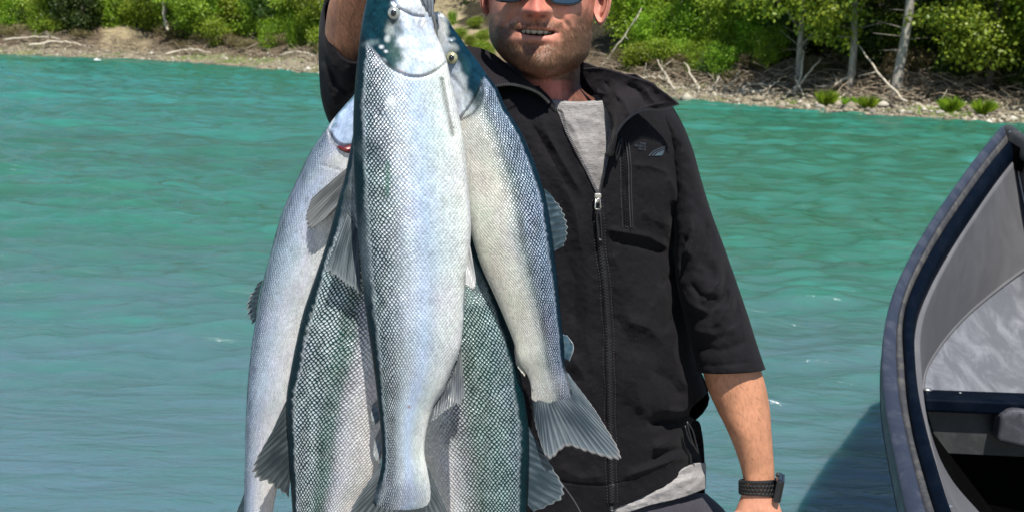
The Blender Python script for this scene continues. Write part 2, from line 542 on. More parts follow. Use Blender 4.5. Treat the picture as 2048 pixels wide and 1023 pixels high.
def put_bush(kind, p, sc, rz, name, label, group, sz=1.0):
    lf, st = BUSH[kind]
    o = bpy.data.objects.new(name, st); COL.objects.link(o)
    o.location = p; o.rotation_euler = (0, 0, rz); o.scale = (sc, sc, sc * sz)
    tag(o, label, "bush", group)
    c = bpy.data.objects.new("foliage", lf); COL.objects.link(c); c.parent = o
    return o

def tree_lobes(seed, h0, h1, w, k):
    rg = np.random.default_rng(seed)
    L = []
    for i in range(k):
        z = h0 + (h1 - h0) * (i + 0.5) / k
        q = w * (0.95 - 0.45 * (i / k)) * rg.uniform(0.4, 0.85); a = rg.uniform(0, 6.28)
        L.append(((math.cos(a) * q, math.sin(a) * q, z), (w * rg.uniform(0.35, 0.55), w * rg.uniform(0.35, 0.55), (h1 - h0) / k * rg.uniform(0.8, 1.4))))
    return L

def tree_data(seed, h0, h1, w, k, n, size, leaf, bark, r0, lean=0.3):
    L = tree_lobes(seed, h0, h1, w, k)
    lf = leaf_cloud("tree_leaves", L, n, size, leaf, seed + 50)
    rg = np.random.default_rng(seed + 9)
    b = MB()
    tx = lambda z: np.array([lean * (z / h1) ** 1.5 + 0.06 * math.sin(z * 1.3 + seed), 0.05 * math.sin(z * 0.9), z])
    zs = np.linspace(-0.5, h1 * 0.93, 22)
    b.tube([tx(max(z, 0)) if z > 0 else np.array([0, 0, z]) + tx(0) * 0 for z in zs], [r0 * (1 - 0.85 * max(z, 0) / h1) + 0.01 for z in zs], 9)
    for c, r in L:
        c = np.array(c); z0 = max(h0 * 0.7, c[2] - 0.6 * np.linalg.norm(c[:2]))
        s = tx(z0); mid = (s + c) / 2 + np.array([0, 0, 0.1])
        rr = r0 * (1 - 0.85 * z0 / h1)
        b.tube([s, mid, c], [rr * 0.45, rr * 0.3, rr * 0.1], 5)
    # dead twigs low on the stem
    for _ in range(7):
        z0 = rg.uniform(0.15, 0.6) * h0 + 0.6; a = rg.uniform(0, 6.28); l = rg.uniform(0.4, 1.3)
        s = tx(z0); b.tube([s, s + np.array([math.cos(a) * l, math.sin(a) * l, rg.uniform(-0.1, 0.5) * l])], [0.018, 0.005], 4)
    o = b.build("trunk", bark); d = o.data; bpy.data.objects.remove(o)
    return lf, d
TREE = [tree_data(21, 1.7, 8.5, 2.3, 10, 9000, 0.14, LEAF_A, BARK, 0.11, 0.5),
        tree_data(22, 2.6, 10, 2.5, 10, 9000, 0.15, LEAF_A, BARK, 0.12, 0.3),
        tree_data(23, 1.2, 9, 2.4, 12, 11000, 0.13, LEAF_C, BARK_D, 0.14, 0.2),
        tree_data(24, 3.4, 11, 2.6, 9, 9000, 0.15, LEAF_A, BARK, 0.15, 0.8),
        tree_data(25, 0.9, 7.5, 2.3, 13, 12000, 0.13, LEAF_A, BARK_D, 0.12, 0.4)]

def put_tree(kind, p, sc, rz, label, group, name="broadleaf_tree", tilt=(0, 0)):
    lf, tr = TREE[kind]
    r = empty(name, p, label, "tree", group)
    r.rotation_euler = (tilt[0], tilt[1], rz); r.scale = (sc, sc, sc)
    t = bpy.data.objects.new("trunk", tr); COL.objects.link(t); t.parent = r
    c = bpy.data.objects.new("crown", lf); COL.objects.link(c); c.parent = r
    return r

# named trees that stand out in the photograph: column, metres inland, kind, scale, turn, label
NAMED = [
    (1792, 2.6, 3, 1.0, 0.0, "tallest pale-barked tree, its bare trunk rising above the shore"),
    (1698, 3.0, 1, 0.95, 2.4, "slim pale-barked tree just left of the tall bare trunk"),
    (1597, 3.1, 0, 0.95, 1.2, "yellow-green tree with a forked grey foot beside the crossed driftwood"),
    (1975, 3.4, 4, 0.95, 4.0, "leafy tree whose boughs hang low over the dark hollow behind the boat"),
    (2120, 2.2, 4, 0.85, 1.0, "leafy tree crossing the right edge above the boat's bow"),
]
for px, t, k, sc, rz, lab in NAMED:
    put_tree(k, bank_col(px, t, -0.05), sc, rz, lab, "trees on the far bank")
rg = np.random.default_rng(77)
BANK_TREES = [(-40, 6, 2), (60, 8, 0), (150, 5.2, 1), (215, 9, 2), (330, 5.5, 1), (420, 7, 2), (500, 9, 0), (590, 6, 2), (660, 8, 2), (760, 9, 1),
              (850, 12, 2), (1230, 9, 1), (1290, 6.0, 0), (1370, 8, 0), (1450, 6.5, 1), (1520, 5.2, 4), (1560, 8.5, 0), (1650, 6.5, 2), (1740, 7.0, 2),
              (1870, 6.5, 2), (1930, 8.5, 2), (2020, 6.5, 2), (2100, 7.5, 2), (2180, 5, 4), (110, 4.6, 4), (400, 5.0, 4), (560, 5.2, 4), (640, 4.9, 0), (1440, 5.6, 4), (2240, 6, 2)]
KINDW = ["yellow-green leafy tree", "pale-barked leafy tree", "dark dense tree", "tall tree", "low-branching bright leafy tree"]
REL = []
def near_word(px):
    if px < 130: return "at the far left end of the wooded bank"
    if px < 260: return "above the grey driftwood pile on the left bank"
    if px < 400: return "behind the bare sandy scar on the left bank"
    if px < 560: return "in the left thicket past the sandy scar"
    if px < 700: return "just behind the raised forearm"
    if px < 900: return "on the bank behind the heads of the fish"
    if px < 1260: return "on the bank just behind the man's ear"
    if px < 1400: return "behind the leaning grey pole"
    if px < 1500: return "behind the bright green willow thicket"
    if px < 1640: return "behind the crossed driftwood"
    if px < 1760: return "behind the slim pale trunk on the right bank"
    if px < 1880: return "right behind the tall bare trunk"
    return "in the dark wood behind the boat's bow"
def depth_word(t): return "low down" if t < 5.3 else ("part-way up" if t < 7.2 else "farther up")
seen = {}
def uniq(lab):
    seen[lab] = seen.get(lab, 0) + 1
    return lab if seen[lab] == 1 else lab.replace(" tree", " tree, the right one,", 1).replace(" right bank", " bank")
for px, t, k in BANK_TREES:
    put_tree(k, bank_col(px, t, -0.1), rg.uniform(0.8, 1.1), rg.uniform(0, 6.28), uniq(f"{KINDW[k]} {near_word(px)}, {depth_word(t)}"), "trees on the far bank")
# deep forest behind, one mass
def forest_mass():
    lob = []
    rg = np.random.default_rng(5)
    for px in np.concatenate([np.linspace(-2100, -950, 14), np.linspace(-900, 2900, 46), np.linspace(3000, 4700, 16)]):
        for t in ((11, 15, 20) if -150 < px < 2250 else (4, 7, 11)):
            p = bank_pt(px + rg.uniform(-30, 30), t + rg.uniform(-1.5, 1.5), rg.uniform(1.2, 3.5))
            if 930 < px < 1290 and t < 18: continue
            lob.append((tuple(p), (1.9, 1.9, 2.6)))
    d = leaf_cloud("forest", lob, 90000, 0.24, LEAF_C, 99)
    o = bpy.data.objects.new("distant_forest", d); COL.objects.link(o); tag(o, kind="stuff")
forest_mass()

BKW = ["round green bush", "tall light-green bush", "dark green bush", "brownish low brush", "bright green willow bush"]
PLACES = [(40, "at the far left edge"), (100, "above the grey log pile"), (165, "right of the grey log pile"), (215, "at the left rim of the sandy scar"), (270, "over the sandy scar"), (325, "by the white snag"),
          (375, "just right of the white snag"), (430, "in the left thicket's middle"), (485, "where the shore turns mossy"), (540, "behind the mossy shore"), (590, "near the raised sleeve"), (640, "touching the raised sleeve"), (700, "behind the raised forearm"),
          (900, "behind the fish heads"), (1230, "beside the man's ear"), (1275, "at the leaning pole"), (1320, "right of the leaning pole"), (1365, "above the bent limbs"), (1410, "left in the willow thicket"), (1455, "amid the willow thicket"),
          (1500, "right in the willow thicket"), (1545, "left of the crossed driftwood"), (1590, "at the crossed driftwood"), (1640, "right of the crossed driftwood"), (1685, "left of the slim pale trunk"), (1735, "between the two pale trunks"),
          (1785, "left of the tall bare trunk"), (1840, "right of the tall bare trunk"), (1900, "left in the dark hollow"), (1960, "amid the dark hollow"), (2030, "above the bow tip"), (9999, "past the bow")]
def BL(k, q, row):
    pl = next(t for x, t in PLACES if q < x)
    base = f"{BKW[k]} {pl}, {['lowest on the slope', 'halfway up the slope', 'uppermost on the slope'][row]}"
    seen[base] = seen.get(base, 0) + 1
    if seen[base] > 1:
        o_ = ["", "", "rightmost", "taller", "last", "smaller", "fuller"][min(seen[base], 6)]
        base = f"{o_} {base}"
    return base
nb = 0
for px in np.arange(-120, 2260, 27):
    for row, (ta, tb) in enumerate([(3.3, 4.3), (4.6, 5.8), (6.2, 7.8)]):
        q = px + rg.uniform(-16, 16); t = rg.uniform(ta, tb)
        if 880 < q < 1230 and t < 9: continue
        if q > 690 and q < 880: continue
        if 190 < q < 330 and row < 2: continue
        if q < 190 and row == 0 and rg.random() < 0.4: continue
        if q > 1560 and row == 0 and rg.random() < 0.8: continue
        if q > 1640 and row == 1 and rg.random() < 0.6: continue
        u = rg.random()
        if q < 600: k = 0 if u < 0.35 else (1 if u < 0.6 else (2 if u < 0.75 else (4 if u < 0.9 else 3)))
        elif q < 1330: k = 1 if u < 0.4 else (0 if u < 0.6 else (3 if u < 0.75 else 4))
        elif q < 1540: k = 4 if u < 0.55 else (1 if u < 0.8 else 2)
        else: k = 2 if u < 0.5 else (0 if u < 0.8 else 3)
        if row == 0 and rg.random() < 0.35: k = 3
        sc = rg.uniform(0.6, 1.0) * (0.75 if row == 0 else 1.1) * (0.9 if q > 1300 else 1.25)
        pos = ["at the foot of the slope", "midway up the slope", "high on the slope"][row]
        put_bush(k, bank_col(q, t, -0.1), sc, rg.uniform(0, 6.28), "bush", BL(k, q, row), "bushes on the far bank")
        nb += 1
# small plants on the sandy bluff behind the fish heads
for q, t in [(905, 7.5), (918, 5.6), (940, 4.2), (958, 3.9), (966, 5.0), (885, 4.4), (930, 3.4), (972, 3.5), (950, 7.2), (900, 3.6)]:
    put_bush(1 if q % 2 else 0, bank_col(q, t, -0.05), rg.uniform(0.25, 0.42), rg.uniform(0, 6), "bush", ["sapling highest on the sandy bluff beside the fish head", "middle sapling on the sandy bluff", "low sapling at the foot of the sandy bluff", "sapling nearest the man's temple on the bluff", "sapling beside the man's cheek on the bluff", "sapling against the right fish's snout", "lowest sapling on the bluff, just over the fish head", "sapling half hidden by the man's face", "upper sapling close to the man's temple", "sapling at the left foot of the bluff"][[905, 918, 940, 958, 966, 885, 930, 972, 950, 900].index(q)], "saplings on the sandy bluff")

# ---------------------------------------------------------------- shore: stones, sticks, logs, grass
def stone_data(seed, r=1.0):
    rg = np.random.default_rng(seed); bm = bmesh.new()
    bmesh.ops.create_icosphere(bm, subdivisions=2, radius=r)
    s = np.array([1, rg.uniform(0.6, 0.9), rg.uniform(0.4, 0.65)])
    for v in bm.verts:
        k = 1 + 0.22 * float(vnoise(v.co.x * 1.3 + seed, v.co.y * 1.3, v.co.z * 1.3))
        v.co = Vector(tuple(np.array(v.co) * s * k))
    me = bpy.data.meshes.new("stone"); bm.to_mesh(me); bm.free(); return me
m = M("shore_stone"); oi = m.new('ObjectInfo')
m.set(color=m.mix(oi.outputs['Random'], (0.22, 0.20, 0.17), (0.48, 0.45, 0.39)), rough=0.85, spec=0.2, normal=m.bump(m.noise(m.coord('Object'), 6), 0.03))
STONE_M = m.m
def gravel():
    rg = np.random.default_rng(31)
    n = 15000
    base = np.array([[1,0,0],[0.1,0.9,0.1],[-1,0.1,0],[0,-0.9,0],[0.1,0,0.62],[0,0,-0.5]])
    Fb = np.array([[0,1,4],[1,2,4],[2,3,4],[3,0,4],[1,0,5],[2,1,5],[3,2,5],[0,3,5]])
    px = rg.uniform(-250, 2300, n); t = rg.uniform(-0.15, 3.2, n) ** 1.0
    xy = bank_xy(px, t); z = bank_h(t, xy[:, 0], xy[:, 1])
    s = rg.lognormal(-3.15, 0.55, n)
    a = rg.uniform(0, 6.28, n)
    V = base[None] * s[:, None, None] * rg.uniform(0.6, 1.3, (n, 1, 3))
    ca, sa = np.cos(a)[:, None], np.sin(a)[:, None]
    X = V[..., 0] * ca - V[..., 1] * sa; Y = V[..., 0] * sa + V[..., 1] * ca
    V = np.stack([X + xy[:, 0:1], Y + xy[:, 1:2], V[..., 2] + (z + s * 0.15)[:, None]], -1)
    F = (Fb[None] + (np.arange(n) * 6)[:, None, None]).reshape(-1, 3)
    c = np.repeat(rg.random(n), 6)
    m = M("shore_gravel")
    m.set(color=m.ramp(m.attr("rnd", 'Fac'), [(0, (0.13, 0.115, 0.09)), (0.5, (0.25, 0.215, 0.155)), (0.9, (0.36, 0.32, 0.24)), (1, (0.55, 0.52, 0.45))]), rough=0.85, spec=0.2)
    tag(mesh_np("shore_gravel", V.reshape(-1, 3), F, m.m, attrs={"rnd": c}, smooth=False), kind="stuff")
gravel()
SD = [stone_data(k) for k in range(4)]
for d in SD: d.materials.append(STONE_M)
for px, t, s, lab in [(1640, 0.5, 0.17, "largest pale boulder at the waterline left of the grass tufts"), (1745, 0.35, 0.13, "pale boulder in the water's edge below the tall bare trunk"),
                      (1610, 0.9, 0.12, "grey stone beside the foot of the crossed driftwood"), (1565, 0.45, 0.1, "small stone at the water's edge before the crossed driftwood"),
                      (1880, 0.8, 0.16, "grey boulder on the shaded shore behind the boat"), (1820, 0.5, 0.12, "stone just right of the tall trunk's foot"),
                      (1960, 0.6, 0.13, "stone at the shaded waterline above the boat's bow"), (560, 0.4, 0.14, "pale stone on the mossy shore left of the raised arm"),
                      (350, 0.5, 0.13, "pale stone on the shore below the sandy scar"), (620, 0.6, 0.14, "stone on the shore nearest the raised arm")]:
    o = bpy.data.objects.new("boulder", SD[int(px) % 4]); COL.objects.link(o)
    o.location = bank_col(px, t, 0.02); o.scale = (s, s, s); o.rotation_euler = (0, 0, px)
    tag(o, lab, "boulder", "boulders on the far shore")

def sticks():
    rg = np.random.default_rng(8); b = MB()
    for _ in range(2600):
        px = rg.uniform(-150, 2300)
        if 700 < px < 900: continue
        t = rg.normal(3.0, 0.55) if rg.random() < 0.8 else rg.uniform(3, 7)
        if px < 200: t = rg.normal(3.2, 0.6)
        p = bank_pt(px, t, rg.uniform(0.0, 0.35)); l = rg.uniform(0.25, 1.3)
        a = rg.uniform(0, 6.28); d = np.array([math.cos(a), math.sin(a), rg.uniform(-0.25, 0.55)]) * l * 0.5
        k = rg.normal(size=3) * l * 0.09
        b.tube([p - d, p + k, p + d], np.array([1, 0.8, 0.4]) * rg.uniform(0.008, 0.028), 4, caps=False)
    tag(b.build("brushwood_debris", DRIFT_D), kind="stuff")
sticks()

def log(name, pts, r, label, mat=DRIFT, twigs=0, group=None, cat="driftwood"):
    """pts: (photo column, photo row, metres inland) -- the inland distance fixes the depth"""
    P = []
    for px, py, t in pts:
        Y = bank_col(px, t)[1]
        P.append(at(px, py, Y))
    P = spline(np.array(P), 14); b = MB()
    rg = np.random.default_rng(int(pts[0][0]))
    P += rg.normal(size=P.shape) * r * 0.35
    b.tube(P, np.linspace(r, r * 0.35, len(P)), 8)
    for _ in range(twigs):
        i = rg.integers(3, 13); d = rg.normal(size=3); d /= np.linalg.norm(d); l = rg.uniform(0.2, 0.6)
        b.tube([P[i], P[i] + d * l], [r * 0.35, r * 0.1], 5)
    return tag(b.build(name, mat), label, cat, group)
G = "driftwood logs on the far shore"
log("dead_pole", [(1200, 138, 3.6), (1240, 85, 3.8), (1285, 18, 4.2)], 0.05, "leaning bare grey pole just right of the man's ear", DRIFT, 2, cat="dead tree")
log("driftwood_log", [(1371, 192, 1.4), (1345, 172, 1.8), (1328, 143, 2.1)], 0.05, "pale curved root at the waterline nearest the man's collar", group=G)
log("driftwood_log", [(1402, 182, 1.6), (1385, 155, 2.0), (1368, 124, 2.3)], 0.055, "pale bent limb standing up, second right of the collar", group=G)
log("driftwood_log", [(1365, 193, 1.2), (1400, 190, 1.3), (1450, 196, 1.1)], 0.06, "pale log lying flat along the waterline below the bent limbs", group=G, twigs=4)
log("driftwood_log", [(1270, 160, 2.2), (1300, 155, 2.3), (1335, 158, 2.2)], 0.06, "weathered log lying just above the collar of the jacket", group=G, twigs=3)
log("driftwood_log", [(1575, 190, 1.8), (1607, 160, 2.3), (1640, 118, 2.9)], 0.05, "right-leaning pole of the crossed driftwood", group=G)
log("driftwood_log", [(1590, 192, 2.0), (1602, 150, 2.4), (1607, 100, 2.9)], 0.05, "upright pole of the crossed driftwood", group=G)
log("driftwood_log", [(1607, 190, 1.8), (1600, 175, 1.9), (1588, 150, 2.0)], 0.03, "short hooked stick at the foot of the crossed driftwood", group=G)
log("driftwood_log", [(1812, 205, 1.4), (1770, 160, 2.2), (1712, 85, 3.2)], 0.045, "long thin pole slanting down from left to right across the tall trunk", DRIFT, 3, group=G)
log("driftwood_log", [(1790, 222, 0.9), (1782, 200, 1.3), (1783, 180, 1.6)], 0.05, "dark snag standing at the waterline under the tall trunk", BARK_D, 2, group=G)
log("driftwood_log", [(1480, 178, 2.2), (1510, 168, 2.4), (1545, 172, 2.4)], 0.045, "low log under the willow thicket", group=G, twigs=3)
log("driftwood_log", [(60, 92, 1.8), (110, 84, 2.4), (170, 90, 2.2)], 0.09, "grey log in the pile at the left edge", group=G, twigs=5)
log("driftwood_log", [(10, 80, 2.6), (60, 74, 3.0), (120, 78, 2.8)], 0.08, "grey log on top of the pile at the left edge", group=G, twigs=5)
log("driftwood_log", [(330, 110, 1.6), (370, 100, 2.2), (420, 106, 2.0)], 0.08, "grey log below the thicket right of the sandy scar", group=G, twigs=4)
log("driftwood_log", [(560, 112, 2.4), (590, 106, 2.7), (630, 112, 2.3)], 0.07, "grey log nearest the raised arm", group=G, twigs=4)
log("dead_snag", [(336, 62, 3.4), (328, 30, 3.6), (322, -30, 3.8)], 0.08, "bare white snag in the left thicket", DRIFT, 3, cat="dead tree")
log("dead_snag", [(1362, 60, 6.0), (1364, 10, 6.2), (1362, -60, 6.4)], 0.05, "thin bare upright stem above the willow thicket", DRIFT, 3, cat="dead tree")

DW = [(1350, 176, 1.9, 1395, 168, 2.2, "crooked pale branch between the bent limbs"), (1405, 192, 1.3, 1440, 150, 2.0, "upright pale snag right of the bent limbs"), (1425, 190, 1.3, 1500, 182, 1.5, "straight pale log lying left of the willow thicket's foot"),
      (1440, 200, 0.9, 1530, 196, 1.1, "long log at the very waterline below the willow thicket"), (1500, 186, 1.6, 1560, 160, 2.3, "thin sloping branch right of the willow thicket"), (1450, 176, 2.0, 1480, 140, 2.5, "grey branch poking up in front of the willow thicket"),
      (1300, 172, 2.0, 1345, 185, 1.5, "pale log end showing beside the collar's tip"), (1340, 168, 2.2, 1312, 118, 2.9, "leaning branch above the collar's tip"), (1650, 205, 1.5, 1690, 188, 2.0, "short log behind the biggest grass tuft"),
      (1840, 214, 1.4, 1930, 204, 1.9, "log in the shade behind the boat"), (1850, 196, 2.4, 1800, 170, 2.8, "leaning stick right of the tall trunk's foot"), (1700, 150, 3.0, 1640, 176, 2.5, "fallen branch between the slim trunk and the crossed driftwood")]
for x0, y0, t0, x1, y1, t1, lab in DW:
    log("driftwood_log", [(x0, y0, t0), ((x0 + x1) / 2 + 4, (y0 + y1) / 2 + 5, (t0 + t1) / 2), (x1, y1, t1)], 0.05, lab, group=G, twigs=5)
def tuft_data(seed):
    rg = np.random.default_rng(seed); n = 420
    a = rg.uniform(0, 6.28, n); r = rg.uniform(0, 0.2, n); l = rg.uniform(0.18, 0.46, n); lean = rg.uniform(0.1, 1.0, n) ** 1.3; l = l * (1.1 - 0.5 * lean); r = r * 0.6; w = 0.006
    P = np.stack([np.cos(a) * r, np.sin(a) * r, np.zeros(n)], 1); D = np.stack([np.cos(a), np.sin(a), np.zeros(n)], 1); S = np.stack([-np.sin(a), np.cos(a), np.zeros(n)], 1)
    m1 = P + D * (lean * l * 0.35)[:, None] + np.array([0, 0, 1]) * (l * 0.6)[:, None]
    e = P + D * (lean * l)[:, None] * 1.2 + np.array([0, 0, 1]) * l[:, None]
    V = np.stack([P - S * w, P + S * w, m1 + S * w * 0.7, e], 1)
    o = mesh_np("grass", V.reshape(-1, 3), np.arange(n * 4).reshape(n, 4), LEAF_B, attrs={"rnd": np.repeat(rg.random(n), 4)}, smooth=False)
    d = o.data; bpy.data.objects.remove(o); return d
TD = [tuft_data(1), tuft_data(2)]
for i, (px, t, s, lab) in enumerate([(1652, 0.85, 1.15, "biggest grass tuft on the gravel shore, left of the tall trunk"), (1697, 0.8, 0.75, "smallest grass tuft, between its two neighbours on the shore"),
                                     (1735, 0.7, 0.95, "grass tuft just left of the dark waterline snag"), (1900, 1.0, 1.1, "shaded grass tuft behind the boat, nearer the tall trunk"), (1965, 0.9, 1.1, "shaded grass tuft above the boat's bow")]):
    o = bpy.data.objects.new("grass_tuft", TD[i % 2]); COL.objects.link(o)
    o.location = bank_col(px, t, 0); o.scale = (s, s, s); o.rotation_euler = (0, 0, px); tag(o, lab, "grass tuft", "grass tufts on the far shore")
def shore_grass():
    rg = np.random.default_rng(3)
    n = 22000; px = rg.uniform(-100, 2300, n); t = rg.uniform(0.4, 2.6, n)
    xy = bank_xy(px, t); z = bank_h(t, xy[:, 0], xy[:, 1])
    k = fbm(xy[:, 0] * 0.6, xy[:, 1] * 0.6, 2, 2) + 0.4 * ((px > 330) & (px < 700)) > 0.28
    xy = xy[k]; z = z[k]; n = len(z)
    l = rg.uniform(0.05, 0.16, n); a = rg.uniform(0, 6.28, n)
    P = np.stack([xy[:, 0], xy[:, 1], z - 0.01], 1); S = np.stack([np.cos(a), np.sin(a), 0 * a], 1) * 0.012
    E = P + np.stack([rg.normal(0, .3, n) * l, rg.normal(0, .3, n) * l, l], 1)
    V = np.stack([P - S, P + S, E], 1)
    tag(mesh_np("shore_grass", V.reshape(-1, 3), np.arange(n * 3).reshape(n, 3), LEAF_B, attrs={"rnd": np.repeat(rg.random(n), 3)}, smooth=False), kind="stuff")
shore_grass()
m = M("white_foam"); m.set(color=(0.8, 0.82, 0.8), rough=0.6)
b = MB(); p = ground_at(193, 121); b.ball(p + np.array([0, 0, 0.03]), (0.11, 0.08, 0.07), 10, 6); b.ball(p + np.array([0.17, -0.02, 0.02]), (0.07, 0.06, 0.04), 10, 6); b.ball(p + np.array([-0.1, 0, 0.02]), (0.05, 0.05, 0.03), 8, 5)
tag(b.build("foam_splash", m.m), "tiny white splash on the water near the left shore", "splash")
# ================================================================== BOAT
def poly_strip(name, A, B, mat, parent, n=90, m=2, sub=None):
    """surface between two 3-D polylines"""
    A = spline(A, n); B = spline(B, n)
    t = np.linspace(0, 1, m)[None, :, None]
    V = A[:, None] * (1 - t) + B[:, None] * t
    return mesh_np(name, V, gridF(n, m), mat, parent)

def plastic_mat(name, base, wear, rough=0.42, scratch=0.5, scale=9.0, metal=0.0):
    m = M(name)
    co = m.coord('Object')
    n = m.noise(co, scale, 6, 0.65, 0.6); n2 = m.noise(m.coord('Object', (30, 4, 30)), 6, 3, 0.6); sp = m.noise(co, 210, 2, 0.5)
    w = m.math('MULTIPLY', m.maprange(n, 0.42, 0.68, 0, 1, True), scratch)
    w = m.math('ADD', w, m.math('MULTIPLY', m.maprange(n2, 0.60, 0.72, 0, 1), 0.25 * scratch))
    w = m.math('ADD', w, m.maprange(sp, 0.66, 0.74, 0, 0.5), clamp=True)
    m.set(color=m.mix(w, base, wear), rough=m.maprange(n, 0.3, 0.7, rough - 0.08, rough + 0.15), metal=metal, spec=0.3 if base[0] > 0.005 else (0.15 if base[0] > 0.0018 else 0.02),
          normal=m.bump(m.math('ADD', n, m.math('MULTIPLY', sp, 0.3)), 0.0015, 0.6))
    return m.m

def make_boat():
    # outer gunwale edge seen in the photograph: px, py, distance
    O = np.array([(2004, 252, 4.0), (1962, 302, 3.72), (1906, 378, 3.42), (1852, 458, 3.16), (1812, 528, 2.96), (1782, 598, 2.80), (1768, 660, 2.66),
                  (1764, 720, 2.53), (1767, 790, 2.38), (1778, 860, 2.25), (1794, 940, 2.10), (1812, 1023, 1.96), (1838, 1110, 1.82), (1880, 1230, 1.66), (1930, 1380, 1.5)], float)
    n = 110
    C = spline(O, n)
    T = np.gradient(C[:, :2], axis=0); T /= np.linalg.norm(T, axis=1)[:, None]
    Nn = np.stack([T[:, 1], -T[:, 0]], 1); Nn = np.where(Nn[:, :1] > 0, Nn, -Nn)      # to the right
    Nn = Nn * np.array([1, 1]); 
    y = C[:, 1]
    w1 = interp(y, [(250, 17), (460, 18), (600, 22), (720, 29), (900, 33), (1023, 38), (1380, 46)])
    w2 = w1 + interp(y, [(250, 9), (460, 9), (600, 8), (720, 15), (900, 14), (1023, 18), (1380, 20)])
    w3 = w2 + interp(y, [(250, 25), (460, 28), (600, 28), (720, 24), (900, 32), (1023, 34), (1380, 40)])
    w4 = w3 + interp(y, [(250, 3), (460, 6), (600, 11), (720, 14), (900, 10), (1023, 8), (1380, 9)])
    def line(w, dz, dy=0.0):
        P = at(C[:, 0] + Nn[:, 0] * w, C[:, 1] + Nn[:, 1] * w, C[:, 2] + dy)
        P = P.copy(); P[:, 2] += dz
        return P
    blue = plastic_mat("navy_gunwale_plastic", (0.0018, 0.004, 0.009), (0.008, 0.012, 0.02), 0.38, 0.4, 16)
    slate = plastic_mat("slate_rail_plastic", (0.027, 0.034, 0.054), (0.065, 0.075, 0.10), 0.45, 0.6, 14)
    wearm = plastic_mat("worn_edge", (0.045, 0.046, 0.05), (0.105, 0.10, 0.092), 0.6, 0.8, 22)
    hull = plastic_mat("grey_hull_plastic", (0.11, 0.11, 0.118), (0.155, 0.155, 0.165), 0.5, 0.4, 5)
    floorm = plastic_mat("scuffed_floor_plastic", (0.12, 0.126, 0.145), (0.21, 0.22, 0.245), 0.5, 0.9, 9)
    dark = plastic_mat("dark_grey_plastic", (0.03, 0.032, 0.033), (0.07, 0.072, 0.07), 0.5, 0.5, 14)
    black = plastic_mat("black_plastic_and_shade", (0.0015, 0.0015, 0.0016), (0.003, 0.003, 0.003), 0.8, 0.3, 14)  # breasthook and lid colour; also stands in for shade under the deck
    root = empty("drift_boat", (1.6, 2.8, 0.0), "dark grey river boat with a high pointed bow and scuffed inside", "boat")
    def add(o): return keep(o, root)
    def sweep(name, cols, mat):
        V = np.stack(cols, 1)
        return add(mesh_np(name, V, gridF(V.shape[0], V.shape[1]), mat))
    L0 = line(0, 0); L1 = line(w1, 0.0)
    sweep("outer_rail", [line(1, -0.055), line(-0.5, -0.012), L0 * 1.0 + [0, 0, 0], line(w1 * 0.12, 0.004), line(w1 * 0.5, 0.006), line(w1 * 0.88, 0.003), L1, line(w1, -0.008)], slate)
    sweep("rub_strip", [line(w1, -0.010), line(w1 + 1, -0.001), line(w1 * 0.5 + w2 * 0.5, 0.001), line(w2 - 1, -0.002), line(w2 + 1, -0.012)], wearm)
    # inner tube: round in section
    cols = []
    for k in range(11):
        a = math.pi * (1 - k / 10.0)
        f = 0.5 + 0.5 * math.cos(a)
        cols.append(line(w2 + 1 + (w3 - w2 - 1) * f, -0.012 + 0.016 * math.sin(a)))
    cols.append(line(w3 + 1, -0.035))
    gun = sweep("gunwale", cols, blue)
    # small bolts along the gunwale
    # inner lip and hull side
    chin = np.array([(2078, 520, 3.80), (2048, 541, 3.72), (1985, 588, 3.55), (1925, 640, 3.36), (1875, 700, 3.16), (1850, 745, 3.02), (1845, 800, 2.92), (1862, 880, 2.76), (1905, 960, 2.62), (1965, 1030, 2.48), (2040, 1120, 2.3), (2140, 1260, 2.1)], float)
    Cs = spline(chin, n); CH = at(Cs[:, 0], Cs[:, 1], Cs[:, 2])
    lip = line(w4, -0.03)
    # make the upper edge match the chine point by point
    V = np.stack([line(w3, -0.03), line(w3 * 0.5 + w4 * 0.5, -0.033), lip, lip * 0.96 + CH * 0.04 + [0, 0, -0.004], lip * 0.7 + CH * 0.3, lip * 0.35 + CH * 0.65, CH], 1)
    add(mesh_np("hull_side", V, gridF(n, 7), hull))
    sel = CH[:, 1] > 2.88
    # weld bead along the chine
    b = MB(); b.tube(CH[sel] + [0.0, 0, 0.004], 0.006, 6); add(b.build("weld_seam", hull))
    # starboard gunwale, out of the bow to the right
    S = np.array([(2010, 256, 4.0), (2048, 283, 3.86), (2150, 370, 3.6), (2330, 520, 3.2), (2560, 760, 2.75), (2760, 1050, 2.3), (2900, 1400, 1.9)], float)
    Sx = spline(S, 70)
    P = at(Sx[:, 0], Sx[:, 1], Sx[:, 2])
    Nv = np.array([0.62, 0.6, 0]) * 0.075
    add(mesh_np("far_gunwale", np.stack([P + [0, 0, -0.06] - Nv * 0.2, P - Nv * 0.2, P + [0, 0, 0.012], P + Nv * 0.6 + [0, 0, 0.012], P + Nv, P + Nv + [0, 0, -0.06]], 1), gridF(70, 6), dark))
    # starboard side inside, meeting the port side at the bow seam
    bow_top = at(2026, 300, 3.93); bow_low = at(2075, 560, 3.80)
    q = np.linspace(0, 1, 70)
    low = bow_low[None] * (1 - q[:, None]) + (P[-1] + np.array([-0.35, 0.1, -0.55]))[None] * q[:, None]
    add(mesh_np("hull_side", np.stack([P + [0, 0, -0.05], P * 0.5 + low * 0.5 + [0, 0, -0.03], low], 1), gridF(70, 3), hull))
    ns = int(sel.sum())
    lowf = spline(low[low[:, 1] > 2.93], ns)
    tt = np.linspace(0, 1, 24)
    Fl = CH[sel][:, None] * (1 - tt[None, :, None]) + lowf[:, None] * tt[None, :, None]
